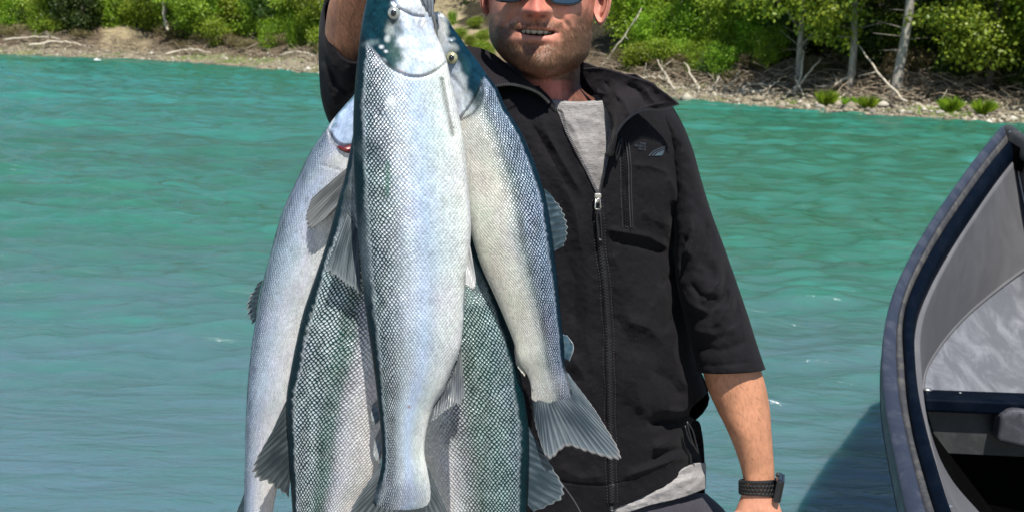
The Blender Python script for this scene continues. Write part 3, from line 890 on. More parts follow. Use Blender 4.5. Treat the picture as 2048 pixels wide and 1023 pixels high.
    Fl[..., 2] += -0.015 * np.sin(np.pi * tt)[None]
    add(mesh_np("floor", Fl, gridF(ns, 24), floorm))
    # bow seam bead lines and breasthook
    b = MB(); b.tube([at(2022, 318, 3.90), at(2036, 392, 3.86), at(2052, 460, 3.82), at(2064, 530, 3.8)], 0.0035, 6)
    b.tube([at(2032, 318, 3.89), at(2046, 392, 3.85), at(2062, 460, 3.81), at(2075, 530, 3.79)], 0.003, 6)
    add(b.build("bow_seam", plastic_mat("bright_weld", (0.4, 0.41, 0.43), (0.6, 0.6, 0.6), 0.3, 0.5, 60)))
    bh = [at(2012, 254, 4.0), at(2052, 288, 3.84), at(2048, 322, 3.84), at(2018, 312, 3.9)]
    b = MB(); V = [p for p in bh] + [p + np.array([0, 0, -0.04]) for p in bh]
    b.add(V, [(0, 1, 2, 3), (7, 6, 5, 4), (0, 4, 5, 1), (1, 5, 6, 2), (2, 6, 7, 3), (3, 7, 4, 0)])
    add(bevel(b.build("breasthook", black, smooth=False), 0.004))
    b = MB(); p0 = at(1998, 268, 3.985); b.tube([p0, p0 + np.array([0.035, 0.01, 0.015])], 0.013, 10); b.ball(at(2021, 268, 3.95) + [0, 0, 0.004], 0.008)
    add(b.build("bow_bolt", plastic_mat("steel", (0.35, 0.36, 0.36), (0.5, 0.5, 0.5), 0.3, 0.3, 30, 0.8)))
    # hull outside, below the outer rail
    Lx = CH + np.array([-0.05, -0.02, -0.06])
    Ly = Lx.copy(); Ly[:, 2] = -0.12; Ly[:, 0] += 0.06
    add(mesh_np("hull_outside", np.stack([L0 + [0, 0, -0.055], L0 * 0.5 + Lx * 0.5 + [-0.01, 0, -0.03], Lx, Ly], 1), gridF(n, 4), dark))
    # thwart bar, front panel and the dark locker below
    def quadbox(name, pts, Y, depth, mat, bw=0.004):
        """front face corners in photo pixels on plane Y, extruded back by depth"""
        f = [at(x, yy, Y) for x, yy in pts]; V = f + [p + np.array([0, depth, 0]) for p in f]; k = len(f)
        b = MB(); b.add(V, [tuple(range(k))[::-1], tuple(range(k, 2 * k))] + [(i, (i + 1) % k, k + (i + 1) % k, k + i) for i in range(k)])
        o = b.build(name, mat, smooth=False); bevel(o, bw, 3); return add(o)
    x0 = at(1843, 776, 2.88); x1 = at(2500, 800, 2.88)
    f0 = at(1850, 797, 2.80); f1 = at(2520, 825, 2.80); g0 = at(1851, 822, 2.80); g1 = at(2520, 850, 2.80)
    b = MB(); back = np.array([0, 0.05, 0])
    V = [f0, f1, x1, x0, g0, g1, x1 - [0, 0, 0.06], x0 - [0, 0, 0.06]]
    b.add(V, [(0, 1, 2, 3), (4, 7, 6, 5), (0, 4, 5, 1), (3, 2, 6, 7), (0, 3, 7, 4), (1, 5, 6, 2)])
    add(bevel(b.build("thwart", blue, smooth=False), 0.007, 3))
    quadbox("locker_front", [(1852, 815), (2520, 835), (2520, 935), (1878, 905)], 2.84, 0.012, dark, 0.002)
    quadbox("bracket", [(2004, 832), (2024, 818), (2130, 828), (2130, 912), (2044, 893), (1996, 882)], 2.78, 0.05, plastic_mat("bracket_plastic", (0.045, 0.045, 0.055), (0.12, 0.12, 0.14), 0.4, 0.7, 18), 0.01)
    quadbox("locker_shade_sheet", [(1876, 900), (2400, 925), (2400, 1500), (1960, 1400), (1882, 930)], 2.90, 0.01, black, 0.001)  # black sheet put in for the unlit hollow under the deck
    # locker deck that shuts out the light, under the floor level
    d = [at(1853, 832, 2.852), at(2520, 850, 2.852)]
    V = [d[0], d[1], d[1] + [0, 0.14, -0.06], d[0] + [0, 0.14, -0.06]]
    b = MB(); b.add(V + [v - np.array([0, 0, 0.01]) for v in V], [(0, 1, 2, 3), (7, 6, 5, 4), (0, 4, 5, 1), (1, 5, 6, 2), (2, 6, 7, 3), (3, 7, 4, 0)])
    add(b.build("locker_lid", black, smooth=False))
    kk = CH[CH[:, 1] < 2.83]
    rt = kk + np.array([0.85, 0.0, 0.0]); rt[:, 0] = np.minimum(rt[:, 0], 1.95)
    add(mesh_np("bilge_shade_sheet", np.stack([kk + [0.002, 0, 0.001], kk * 0.6 + rt * 0.4 + [0, 0, -0.38], rt + [0, 0, -0.38]], 1), gridF(len(kk), 3), black))  # black sheet in place of the shade below the locker front
    for nm, px, py, Y, s in [("thwart_bolt", 1855, 783, 2.865, (0.012, 0.009, 0.006)), ("thwart_bolt", 1920, 790, 2.86, (0.006, 0.005, 0.004)), ("gunwale_end_clip", 1894, 1017, 1.975, (0.012, 0.006, 0.004))]:
        b = MB(); b.ball(at(px, py, Y) + [0, 0, 0.006], s, 12, 8)
        add(b.build(nm, bpy.data.materials["steel"]))
make_boat()
# ================================================================== FISH
def fish_mat():
    m = M("salmon_skin")
    uvn = m.new('UVMap'); sep = m.new('SeparateXYZ'); m.l.new(uvn.outputs[0], sep.inputs[0])
    wob = m.noise(m.coord('UV'), 0.35, 3, 0.5, 0, True)
    ws = m.vmath('SUBTRACT', wob, (0.5, 0.5, 0.5))
    u2 = m.vmath('ADD', uvn.outputs[0], m.vmath('MULTIPLY', ws, (1.3, 1.3, 0.0)))
    def lattice(off):
        f = m.vmath('FRACTION', m.vmath('ADD', u2, (off, off, 0)))
        c = m.vmath('MULTIPLY', m.vmath('SUBTRACT', f, (0.5, 0.5, 0)), (1.0, 1.12, 0.0))
        return m.vmath('LENGTH', c)
    d = m.math('MINIMUM', lattice(0.0), lattice(0.5))
    col = m.attr("Col"); gap = m.attr("Gap"); prm = m.new('Attribute'); prm.attribute_name = "Prm"
    ps = m.new('SeparateXYZ'); m.l.new(prm.outputs['Vector'], ps.inputs[0])
    scale_k, metal, wet = ps.outputs[0], ps.outputs[1], ps.outputs[2]
    dome = m.maprange(d, 0.50, 0.10, 0.0, 1.0, True)
    dk = m.maprange(scale_k, 0.90, 0.99, 0.0, 1.0)
    # every scale a little different
    cellA = m.vmath('FLOOR', m.vmath('MULTIPLY', u2, (2.0, 2.0, 0)))
    wn_ = m.new('TexWhiteNoise'); wn_.noise_dimensions = '2D'; m.l.new(cellA, wn_.inputs['Vector'])
    var = m.maprange(wn_.outputs[0], 0, 1, 0.78, 1.12)
    edge = m.maprange(m.math('ADD', d, m.math('MULTIPLY', dk, m.maprange(m.noise(m.coord('UV'), 0.45, 3, 0.6), 0.3, 0.7, 0.075, 0.165))), 0.46, 0.31, 0.0, 1.0, True)
    mask = m.math('SUBTRACT', 1.0, m.math('MULTIPLY', m.math('SUBTRACT', 1.0, edge), scale_k))
    c1 = m.mix(mask, gap, m.mix(1.0, col, var, 'MULTIPLY'))
    # faint iridescence
    ir = m.noise(m.coord('UV'), 0.09, 3, 0.6, 0.5, True)
    tint = m.mix(0.75, (1, 1, 1), m.mix(m.new('Value').outputs[0], (1, 1, 1), (1, 1, 1)))
    c2 = m.mix(0.10, c1, m.mix(1.0, c1, m.vmath('MULTIPLY', ir, (2.0, 2.0, 2.2)), 'MULTIPLY'))
    lb = m.new('RGBToBW'); m.l.new(c1, lb.inputs[0]); lum = lb.outputs[0]
    h = m.math('MULTIPLY', dome, scale_k)
    h = m.math('ADD', h, m.math('MULTIPLY', m.noise(m.coord('UV'), 0.9, 3, 0.6), 0.12))
    nrm = m.bump(h, 0.0010, 0.9)
    m.set(color=c2, metal=m.math('MULTIPLY', metal, m.math('MULTIPLY', mask, 0.8)), rough=m.maprange(m.noise(m.coord('UV'), 0.3, 3, 0.6), 0.3, 0.7, 0.24, 0.40), normal=nrm, coat=m.math('MULTIPLY', wet, 0.04), coat_rough=0.15, spec=m.maprange(lum, 0.02, 0.35, 0.10, 0.50))
    m.put(m.b.inputs['Coat Normal'], m.bump(m.math('ADD', h, m.noise(m.coord('UV'), 0.25, 3, 0.6)), 0.0006, 0.5))
    return m.m
FISH_M = fish_mat()

def fin_mat():
    m = M("fin_membrane")
    m.set(color=m.attr("Col"), rough=0.32, spec=0.5, coat=0.35, coat_rough=0.2)
    t = m.new('BsdfTranslucent'); m.put(t.inputs[0], m.attr("Col"))
    ms = m.new('MixShader'); ms.inputs[0].default_value = 0.28
    m.l.new(m.b.outputs[0], ms.inputs[1]); m.l.new(t.outputs[0], ms.inputs[2]); m.l.new(ms.outputs[0], m.out.inputs[0])
    return m.m
FIN_M = fin_mat()

def simple(name, color, rough=0.5, metal=0.0, coat=0.0, spec=0.5, **k):
    m = M(name); m.set(color=color, rough=rough, metal=metal, coat=coat, spec=spec, **k); return m.m
PUPIL = simple("eye_pupil", (0.004, 0.004, 0.005), 0.08, 0, 1.0)
IRIS_A = simple("eye_iris_silver", (0.42, 0.45, 0.42), 0.25, 0.5, 1.0)
IRIS_B = simple("eye_iris_gold", (0.50, 0.48, 0.28), 0.25, 0.5, 1.0)
EYERIM = simple("eye_rim_dark", (0.02, 0.035, 0.04), 0.3, 0, 0.8)
GILL = simple("gill_red", (0.13, 0.006, 0.006), 0.35, 0, 0.8)
MOUTH = simple("mouth_dark", (0.02, 0.018, 0.02), 0.4)

def fish(name, L, R, top, bot, Yk, label, dorsal, flip=False, thickness=0.46, ncirc=58, head=None, paint=(), relief=(), n=430, m=150, sc_mm=2.95):
    """L, R: [(py, px)] visible outline; Yk: [(py, Y)] axis distance; dorsal: [(d, scale colour, gap colour, k, metal, wet)]
    d runs 0 at the back to 1 at the belly; flip puts the back on the right; head: (py of gill edge)"""
    py = np.linspace(top, bot, n)
    xl = interp(py, L); xr = interp(py, R); Y0 = interp(py, Yk)
    # even spacing round an ellipse of the fish's section
    tt = np.linspace(0, 2 * math.pi, 2001)
    s = np.concatenate([[0], np.cumsum(np.hypot(np.diff(np.cos(tt)), thickness * np.diff(np.sin(tt))))])
    th = np.interp(np.linspace(0, s[-1], m, endpoint=False), s, tt)
    arc = np.linspace(0, 1, m, endpoint=False)
    ce = -np.cos(th)                                   # -1 left edge .. 1 right edge
    se = np.sin(th)                                    # >0 toward the camera
    hw = (xr - xl) / 2; mx = (xr + xl) / 2
    mm = hw * Y0 / FPX
    px = mx[:, None] + hw[:, None] * ce[None]
    D = thickness * mm
    endt = np.minimum(1, np.minimum((py - top) / 12.0 + 0.15, 1)) * (0.03 + 0.97 * np.sin(np.pi / 2 * np.clip((bot - py) / 90.0, 0, 1)) ** 0.8)
    we = sstep(bot - 80, bot, py)
    sgn = np.sign(se) * np.abs(se) ** 0.86
    PY = np.broadcast_to(py[:, None], px.shape).copy()
    c = (ce[None] + 1) / 2 * np.ones_like(px)
    d = 1 - c if flip else c
    PY = PY + 14 * (np.sqrt(np.clip(1 - ce[None] ** 2, 0, 1)) - 0.35) * we[:, None]
    front = se[None] > -0.2
    disp = np.zeros_like(px)
    for f in relief:
        disp += f(px, PY, d) * front
    # slight belly/back keel and lateral line groove
    disp += -0.0006 * np.exp(-((d - 0.5) / 0.010) ** 2) * (PY > (head or 0) + 8)
    disp += 0.0010 * fbm(px / 60, PY / 90, 1, 3) * front
    Yv = Y0[:, None] - (D * endt)[:, None] * sgn[None] - disp
    V = at(px, PY, Yv)
    # colours
    ds = [k[0] for k in dorsal]
    nz = 0.012 * fbm(px / 30, PY / 90, 4, 2) + 0.012 * fbm(px / 5, PY / 6, 8, 2)
    q = np.clip(d + nz, 0, 1)
    def ch(i, comp=None):
        if comp is None: return np.interp(q, ds, [k[i] for k in dorsal])
        return np.interp(q, ds, [k[i][comp] for k in dorsal])
    Cc = np.stack([ch(1, k) for k in range(3)], -1); Cg = np.stack([ch(2, k) for k in range(3)], -1)
    prm = np.stack([ch(3), ch(4), ch(5)], -1)
    mott = 1 + (0.09 + 0.13 * (prm[..., 0] > 0.97) * (q < 0.5))[..., None] * fbm(px / 16, PY / 30, 2, 4)[..., None]
    Cc = Cc * mott; Cg = Cg * mott
    for p in paint:
        Cc, Cg, prm = p(px, PY, d, Cc, Cg, prm)
    # scale lattice: rows round the body, columns along it
    seg = np.hypot(np.diff(V[:, 0, 0]), np.diff(V[:, 0, 2])); seg = np.abs(np.diff(py)) * Y0[1:] / FPX
    along = np.concatenate([[0], np.cumsum(seg)]) * 1000 / (2 * sc_mm)
    U = np.broadcast_to(along[:, None], px.shape)
    W = np.broadcast_to((np.abs(((arc + 0.0) % 1.0) - 0.5) * 2)[None] * ncirc * 0.5, px.shape)
    uv = np.stack([W, U], -1).reshape(-1, 2)
    # end caps: pull the first and last rings together
    Vc = np.concatenate([V, V[-1:].mean(1, keepdims=True) + (V[-1:] - V[-1:].mean(1, keepdims=True)) * 0.02, ], 0)
    Vc = np.concatenate([V[:1].mean(1, keepdims=True) + (V[:1] - V[:1].mean(1, keepdims=True)) * 0.02, Vc], 0)
    pad = lambda A: np.concatenate([A[:1], A, A[-1:]], 0).reshape(-1, A.shape[-1])
    uvp = pad(uv.reshape(n, m, 2))
    root = empty(name, tuple(V[0].mean(0)), label, "fish", "salmon held up by the mouth")
    o = mesh_np("body", Vc, gridF(n + 2, m, True), FISH_M, attrs={"Col": np.clip(pad(Cc), 0, 0.95), "Gap": np.clip(pad(Cg), 0, 0.9), "Prm": pad(prm)}, uv=uvp)
    keep(o, root)
    def surf(x, y, off=0.0):
        """world point on the front of this fish under photo pixel x, y"""
        i = int(np.clip(np.interp(y, py, np.arange(n)), 0, n - 1))
        u = np.clip((x - mx[i]) / max(hw[i], 1e-3), -0.995, 0.995)
        sd = math.sqrt(1 - u * u) ** 0.86
        return at(x, y, Y0[i] - D[i] * sd - off)
    def surfY(x, y): return float(surf(x, y)[1])
    return root, surf, surfY

def fin(root, name, A, B, Y, mat_cols=((0.03, 0.04, 0.05), (0.16, 0.19, 0.21)), rays=11, curl=0.006, notch=0.03, edge=(0.3, 0.32, 0.32), nseg=26, label=None, bend=0.0, tip_dark=0.0):
    """A: root curve [(px,py)], B: outer edge curve; Y: (root distance, edge distance)"""
    m = rays * 9
    A = np.array(spline(A, m)); B = np.array(spline(B, m))
    rg = np.random.default_rng(int(A[0, 0]) + int(B[0, 1]))
    t = np.linspace(0, 1, m); s = np.linspace(0, 1, nseg)
    jag = 1 + notch * (vnoise(t * rays * 1.3, 3.1, rg.random() * 9) - 0.3) + notch * 0.8 * np.cos(t * rays * 2 * math.pi)
    P = A[None] + (B - A)[None] * (s[:, None] * jag[None])[..., None]
    mid = (A + B) / 2
    bow = np.sin(np.pi * s)[:, None] * bend
    P = P + (np.array([1.0, 0.0]) * bow[..., None])
    ph = t * rays * 2 * math.pi + 0.8 * np.sin(t * 5)
    Yv = Y[0] + (Y[1] - Y[0]) * s[:, None] + curl * np.sin(t[None] * 3.1 + s[:, None] * 2.0) * s[:, None] - 0.00022 * np.cos(ph)[None] * (0.4 + s[:, None])
    V = at(P[..., 0], P[..., 1], Yv)
    k = (0.5 + 0.5 * np.cos(ph * (1 + 0.0 * s[:, None]) + 0.6 * vnoise(t[None] * 9, s[:, None] * 3, 1))) ** 1.3 * (0.55 + 0.45 * vnoise(t[None] * 14, s[:, None] * 2.5, 2)) + 0.30 * fbm(t[None] * 7, s[:, None] * 3, 4, 3) + 0.15 * vnoise(t[None] * 60, s[:, None] * 6, 7)
    # rays fork toward the edge
    k2 = (0.5 + 0.5 * np.cos(2 * ph))[None]
    w = sstep(0.45, 0.9, s)[:, None]
    k = np.clip(k * (1 - w) + w * (0.5 * k + 0.5 * k2), 0, 1)
    c0, c1 = np.array(mat_cols[0]), np.array(mat_cols[1])
    c0 = c0 * 1.1 + 0.003
    C = c0 + (c1 - c0) * (0.06 + 0.90 * k[..., None])
    e = sstep(0.93, 1.0, s)[:, None, None] * 0.7
    C = C * (1 - e) + np.array(edge) * e
    if tip_dark: C = C * (1 - tip_dark * sstep(0.3, 0.9, s)[:, None, None])
    o = mesh_np(name, V, gridF(nseg, m), FIN_M, attrs={"Col": C.reshape(-1, 3)})
    thick(o, 0.0012)
    keep(o, root)
    if label: tag(o, label)
    return o

def eye(root, c, r, iris, look=(0, -1, 0)):
    """c world centre on the surface; r radius in metres"""
    b = MB(); R = Vector(look).to_track_quat('Z', 'Y').to_matrix()
    b.ball(c + np.array([0, 0.0022, 0]), (r * 1.28, r * 1.28, 0.0055), 28, 12, R)
    o = keep(b.build("eye", EYERIM), root)
    b = MB(); b.ball(c + np.array([0, -0.0004, 0]), (r, r, 0.0062), 28, 12, R); o2 = b.build("iris", iris); o2.parent = o; o2.matrix_parent_inverse = o.matrix_world.inverted() if False else Matrix.Translation(root.location).inverted() @ Matrix()
    b = MB(); b.ball(c + np.array([0.0003, -0.0030, 0]), (r * 0.52, r * 0.55, 0.0058), 24, 10, R); o3 = b.build("pupil", PUPIL)
    for q in (o2, o3):
        q.parent = o; q.matrix_parent_inverse = Matrix.Identity(4)
    return o

def blob(x, y, rx, ry, col, k=1.0, gapcol=None, sc=None, metal=None, rot=0.0, soft=1.6, wet=None, nz=0.18, nf=9.0):
    """soft colour patch at photo pixel x, y"""
    ca, sa = math.cos(rot), math.sin(rot)
    def f(px, PY, d, Cc, Cg, prm):
        dx, dy = px - x, PY - y
        u = (dx * ca + dy * sa) / rx; v = (-dx * sa + dy * ca) / ry
        r = np.sqrt(u * u + v * v) + nz * fbm(px / nf, PY / nf, x * 0.1, 3)
        w = (sstep(1.0 + 0.3 * soft, 1.0 - 0.5 * soft, r) * k)[..., None]
        Cc = Cc * (1 - w) + np.array(col) * w
        Cg = Cg * (1 - w) + np.array(gapcol if gapcol is not None else col) * w
        prm = prm.copy()
        if sc is not None: prm[..., 0] = prm[..., 0] * (1 - w[..., 0]) + sc * w[..., 0]
        if metal is not None: prm[..., 1] = prm[..., 1] * (1 - w[..., 0]) + metal * w[..., 0]
        return Cc, Cg, prm
    return f

def head_zone(edge, back=(0.012, 0.05, 0.065), cheek=(0.62, 0.68, 0.74), chin=(0.72, 0.74, 0.72), split=(0.36, 0.5), fade=10):
    """no scales above the gill edge; edge(px) gives its photo row"""
    def f(px, PY, d, Cc, Cg, prm):
        e = edge(px, d)
        w = sstep(e + fade * 0.5, e - fade * 0.5, PY)[..., None]
        n = fbm(px / 14, PY / 14, 6, 4)
        k = sstep(split[0], split[1], d + 0.045 * n)[..., None]
        c = np.array(back) * (1 - k) + np.array(cheek) * k
        k2 = sstep(0.72, 0.95, d)[..., None]
        c = c * (1 - k2) + np.array(chin) * k2
        n2 = fbm(px / 7, PY / 7, 3, 3)[..., None]
        c = c * (1 + (0.22 * n[..., None] + 0.10 * n2) * k) * (1 + 0.25 * n2 * (1 - k))
        blue = sstep(0.1, 0.7, fbm(px / 20, PY / 16, 12, 3))[..., None] * k * 0.5
        c = c * (1 - blue) + np.array([0.42, 0.55, 0.74]) * blue
        Cc = Cc * (1 - w) + c * w; Cg = Cg * (1 - w) + c * w
        prm = prm.copy(); prm[..., 0] *= (1 - w[..., 0]); prm[..., 1] = prm[..., 1] * (1 - w[..., 0]) + 0.15 * w[..., 0]
        return Cc, Cg, prm
    return f

def line_paint(pts, width, col, k=1.0):
    pts = np.array(pts, float)
    def f(px, PY, d, Cc, Cg, prm):
        w = (np.exp(-(dist_poly(px, PY, pts) / width) ** 2) * k)[..., None]
        return Cc * (1 - w) + np.array(col) * w, Cg * (1 - w) + np.array(col) * w, prm
    return f

def dist_poly(px, py, pts):
    dm = np.full(np.shape(px), 1e9)
    for (ax, ay), (bx, by) in zip(pts[:-1], pts[1:]):
        vx, vy = bx - ax, by - ay
        t = np.clip(((px - ax) * vx + (py - ay) * vy) / (vx * vx + vy * vy + 1e-9), 0, 1)
        dm = np.minimum(dm, np.hypot(px - ax - t * vx, py - ay - t * vy))
    return dm

def plate(edge, amp=0.0015, width=10.0, lim=(0.2, 1.0)):
    """gill cover: raised above its edge, dropping to the shoulder"""
    def f(px, PY, d):
        e = edge(px, d)
        up = sstep(e + 1.5, e - 2.5, PY) * np.exp(-np.clip(e - PY, 0, None) / 90.0)
        return amp * up * sstep(lim[0], lim[0] + 0.12, d) - 0.0012 * np.exp(-((PY - e - 3) / 3.5) ** 2) * sstep(lim[0], lim[0] + 0.12, d)
    return f

def groove(pts, w, amp):
    pts = np.array(pts, float)
    return lambda px, PY, d: amp * np.exp(-(dist_poly(px, PY, pts) / w) ** 2)

def bumpat(x, y, rx, ry, amp):
    return lambda px, PY, d: amp * np.exp(-((px - x) / rx) ** 2 - ((PY - y) / ry) ** 2)

W_, S_ = (0.70, 0.76, 0.80), (0.60, 0.66, 0.72)
# ---- front fish (back to the left)
edgeA = lambda px, d: 152 - 14 * ((px - 832) / 42.0) ** 2 * np.where(px > 832, 1.0, 0.9)
RA = [(-70, 812), (-30, 842), (0, 858), (23, 865), (60, 869), (90, 882), (120, 893), (160, 902), (203, 912), (254, 923), (352, 935), (400, 939), (461, 942), (522, 937), (583, 931), (662, 925), (692, 921), (741, 903), (778, 886), (808, 869), (851, 855), (905, 849), (948, 857), (985, 862), (1012, 862)]
LA = [(-70, 756), (-30, 740), (0, 733), (39, 725), (98, 717), (156, 711), (219, 707), (274, 706), (340, 707), (412, 711), (491, 718), (583, 727), (656, 736), (741, 748), (820, 757), (887, 763), (935, 762), (970, 753), (1012, 742)]
dA = [(0.0, (0.002, 0.012, 0.020), (0.002, 0.010, 0.018), 0.2, 0.1, 0.8), (0.075, (0.004, 0.022, 0.032), (0.003, 0.016, 0.026), 0.5, 0.1, 0.8),
      (0.12, (0.50, 0.58, 0.62), (0.008, 0.035, 0.045), 1.0, 0.5, 0.6), (0.22, (0.66, 0.70, 0.74), (0.022, 0.055, 0.07), 1.0, 0.5, 0.5), (0.32, (0.64, 0.70, 0.75), (0.09, 0.125, 0.15), 0.97, 0.5, 0.5), (0.40, (0.64, 0.71, 0.78), (0.24, 0.30, 0.36), 0.92, 0.5, 0.5),
      (0.48, (0.66, 0.74, 0.84), (0.42, 0.51, 0.63), 0.75, 0.45, 0.4), (0.55, (0.58, 0.69, 0.86), (0.44, 0.55, 0.74), 0.5, 0.4, 0.4), (0.62, (0.52, 0.64, 0.80), (0.42, 0.53, 0.68), 0.34, 0.35, 0.4),
      (0.76, (0.60, 0.68, 0.70), (0.48, 0.57, 0.60), 0.36, 0.25, 0.4), (0.92, (0.72, 0.76, 0.72), (0.60, 0.66, 0.64), 0.4, 0.15, 0.4), (1.0, (0.78, 0.79, 0.74), (0.7, 0.72, 0.68), 0.2, 0.1, 0.4)]
rA, sA, yA = fish("front_salmon", LA, RA, -70, 1012, [(-70, 1.235), (500, 1.225), (1012, 1.235)],
    "largest salmon, bright silver, hanging in front of all the others", dA, head=150, ncirc=64, thickness=0.50,
    paint=[head_zone(edgeA, split=(0.36, 0.54), back=(0.006, 0.036, 0.05)),
           blob(792, 60, 20, 16, (0.05, 0.09, 0.09), 0.7, sc=0), blob(780, 58, 10, 14, (0.5, 0.55, 0.52), 0.6, sc=0),
           blob(788, 42, 15, 8, (0.04, 0.06, 0.06), 0.85, sc=0, nz=0.1), blob(784, 88, 14, 14, (0.05, 0.10, 0.09), 0.55, sc=0), blob(790, 112, 18, 24, (0.03, 0.085, 0.075), 0.9, sc=0, nz=0.3), blob(775, 122, 24, 12, (0.015, 0.05, 0.06), 0.6, sc=0),
           blob(742, 86, 16, 7, (0.22, 0.30, 0.30), 0.6, rot=-0.2, sc=0), blob(763, 94, 5, 4, (0.8, 0.85, 0.86), 0.9, nz=0.1), blob(775, 78, 6, 7, (0.75, 0.8, 0.8), 0.7), blob(772, 103, 4, 3, (0.8, 0.85, 0.86), 0.9, nz=0.1), blob(765, 122, 8, 6, (0.6, 0.68, 0.72), 0.6),
           blob(782, 205, 11, 11, (0.86, 0.88, 0.88), 0.9, nz=0.1, sc=0.2), blob(775, 350, 4.5, 42, (0.06, 0.17, 0.13), 0.75, nz=0.5), blob(744, 300, 30, 26, (0.10, 0.14, 0.16), 0.6, gapcol=(0.01, 0.03, 0.04)),  # the round white blob is a painted sun highlight
           blob(735, 500, 18, 90, (0.2, 0.26, 0.3), 0.4, gapcol=(0.01, 0.03, 0.04)), blob(818, 813, 4, 4, (0.35, 0.16, 0.10), 0.8, nz=0.3),
           blob(800, 985, 60, 24, (0.55, 0.62, 0.75), 0.5, gapcol=(0.07, 0.11, 0.15), sc=1.0), blob(752, 960, 16, 50, (0.004, 0.024, 0.03), 0.8, sc=0.4, gapcol=(0.003, 0.018, 0.024)),
           line_paint([(796, 138), (815, 149), (835, 153), (855, 150), (870, 141)], 1.6, (0.42, 0.20, 0.18), 0.45), line_paint([(786, 2), (800, 18), (826, 32), (846, 34)], 2.4, (0.22, 0.24, 0.34), 0.75),
           line_paint([(846, 34), (838, 50), (848, 70), (860, 95)], 2.4, (0.40, 0.42, 0.52), 0.5), line_paint([(884, 160), (889, 190), (897, 230), (906, 272)], 4.5, (0.12, 0.12, 0.11), 0.75), line_paint([(872, 30), (866, 60), (862, 90)], 2, (0.6, 0.6, 0.65), 0.4)],
    relief=[plate(edgeA), groove([(786, 2), (800, 18), (826, 32), (846, 34)], 3.0, -0.0022), bumpat(812, 14, 26, 10, 0.0022), groove([(884, 160), (889, 190), (897, 230), (906, 272)], 4.0, -0.003), groove([(893, 165), (899, 200), (908, 250)], 6, 0.0016),
            groove([(846, 36), (838, 52), (850, 72), (862, 100)], 4, -0.0012), bumpat(792, 112, 17, 24, -0.0014), bumpat(788, 30, 24, 24, 0.0012), groove([(796, 60), (810, 80), (812, 110), (800, 140)], 5, -0.0008)])
eye(rA, sA(788, 27), 0.0072, IRIS_A, (-0.1, -1, 0.05))
def tailcols(a=(0.035, 0.05, 0.06), b=(0.19, 0.22, 0.25)): return (a, b)
fin(rA, "tail_fin", [(761, 925), (763, 955), (785, 972), (812, 976), (840, 972), (856, 955), (851, 925)], [(752, 938), (700, 1052), (745, 1085), (790, 1078), (850, 1090), (893, 1060), (860, 940)], (1.2315, 1.235), ((0.04, 0.055, 0.06), (0.24, 0.27, 0.29)), rays=30, curl=0.004)
fin(rA, "anal_fin", [(922, 690), (912, 730), (896, 768), (868, 812)], [(929, 790), (925, 798), (905, 812), (862, 843)], (1.232, 1.215), ((0.05, 0.06, 0.075), (0.40, 0.42, 0.42)), rays=12, notch=0.05)
fin(rA, "pelvic_fin", [(937, 478), (935, 500), (931, 530)], [(952, 560), (947, 577), (931, 568)], (1.222, 1.205), ((0.30, 0.30, 0.30), (0.70, 0.70, 0.68)), rays=7, edge=(0.6, 0.6, 0.58))
# open mouth: dark inside and the lower jaw
b = MB(); b.ball(at(840, -22, 1.235), (0.019, 0.014, 0.030), 20, 12); keep(b.build("mouth_inside", MOUTH), rA)
def jaw():
    n, m = 50, 26
    py = np.linspace(-52, 62, n); xl = interp(py, [(-52, 846), (-20, 838), (0, 836), (10, 840), (30, 850), (62, 858)]); xr = interp(py, [(-52, 862), (-20, 866), (0, 868), (30, 868), (62, 872)])
    th = np.linspace(0, 2 * math.pi, m, endpoint=False)
    px = (xl + xr)[:, None] / 2 - (xr - xl)[:, None] / 2 * np.cos(th)
    Y = interp(py, [(-52, 1.222), (0, 1.226), (30, 1.232), (62, 1.246)])[:, None] - 0.010 * np.sin(th)[None] + 0 * px
    Y = Y - 0.0016 * np.cos(px * 0.9) * (np.sin(th) > 0)
    V = at(px, py[:, None] + 0 * px, Y)
    c = 0.5 + 0.25 * np.cos(px * 0.9) + 0.1 * fbm(px / 5, py[:, None] / 14, 3, 3)
    C = np.stack([c * 0.62, c * 0.70, c * 0.80], -1).reshape(-1, 3)
    keep(mesh_np("lower_jaw", V, gridF(n, m, True), FIN_M, attrs={"Col": C}), rA)
jaw()

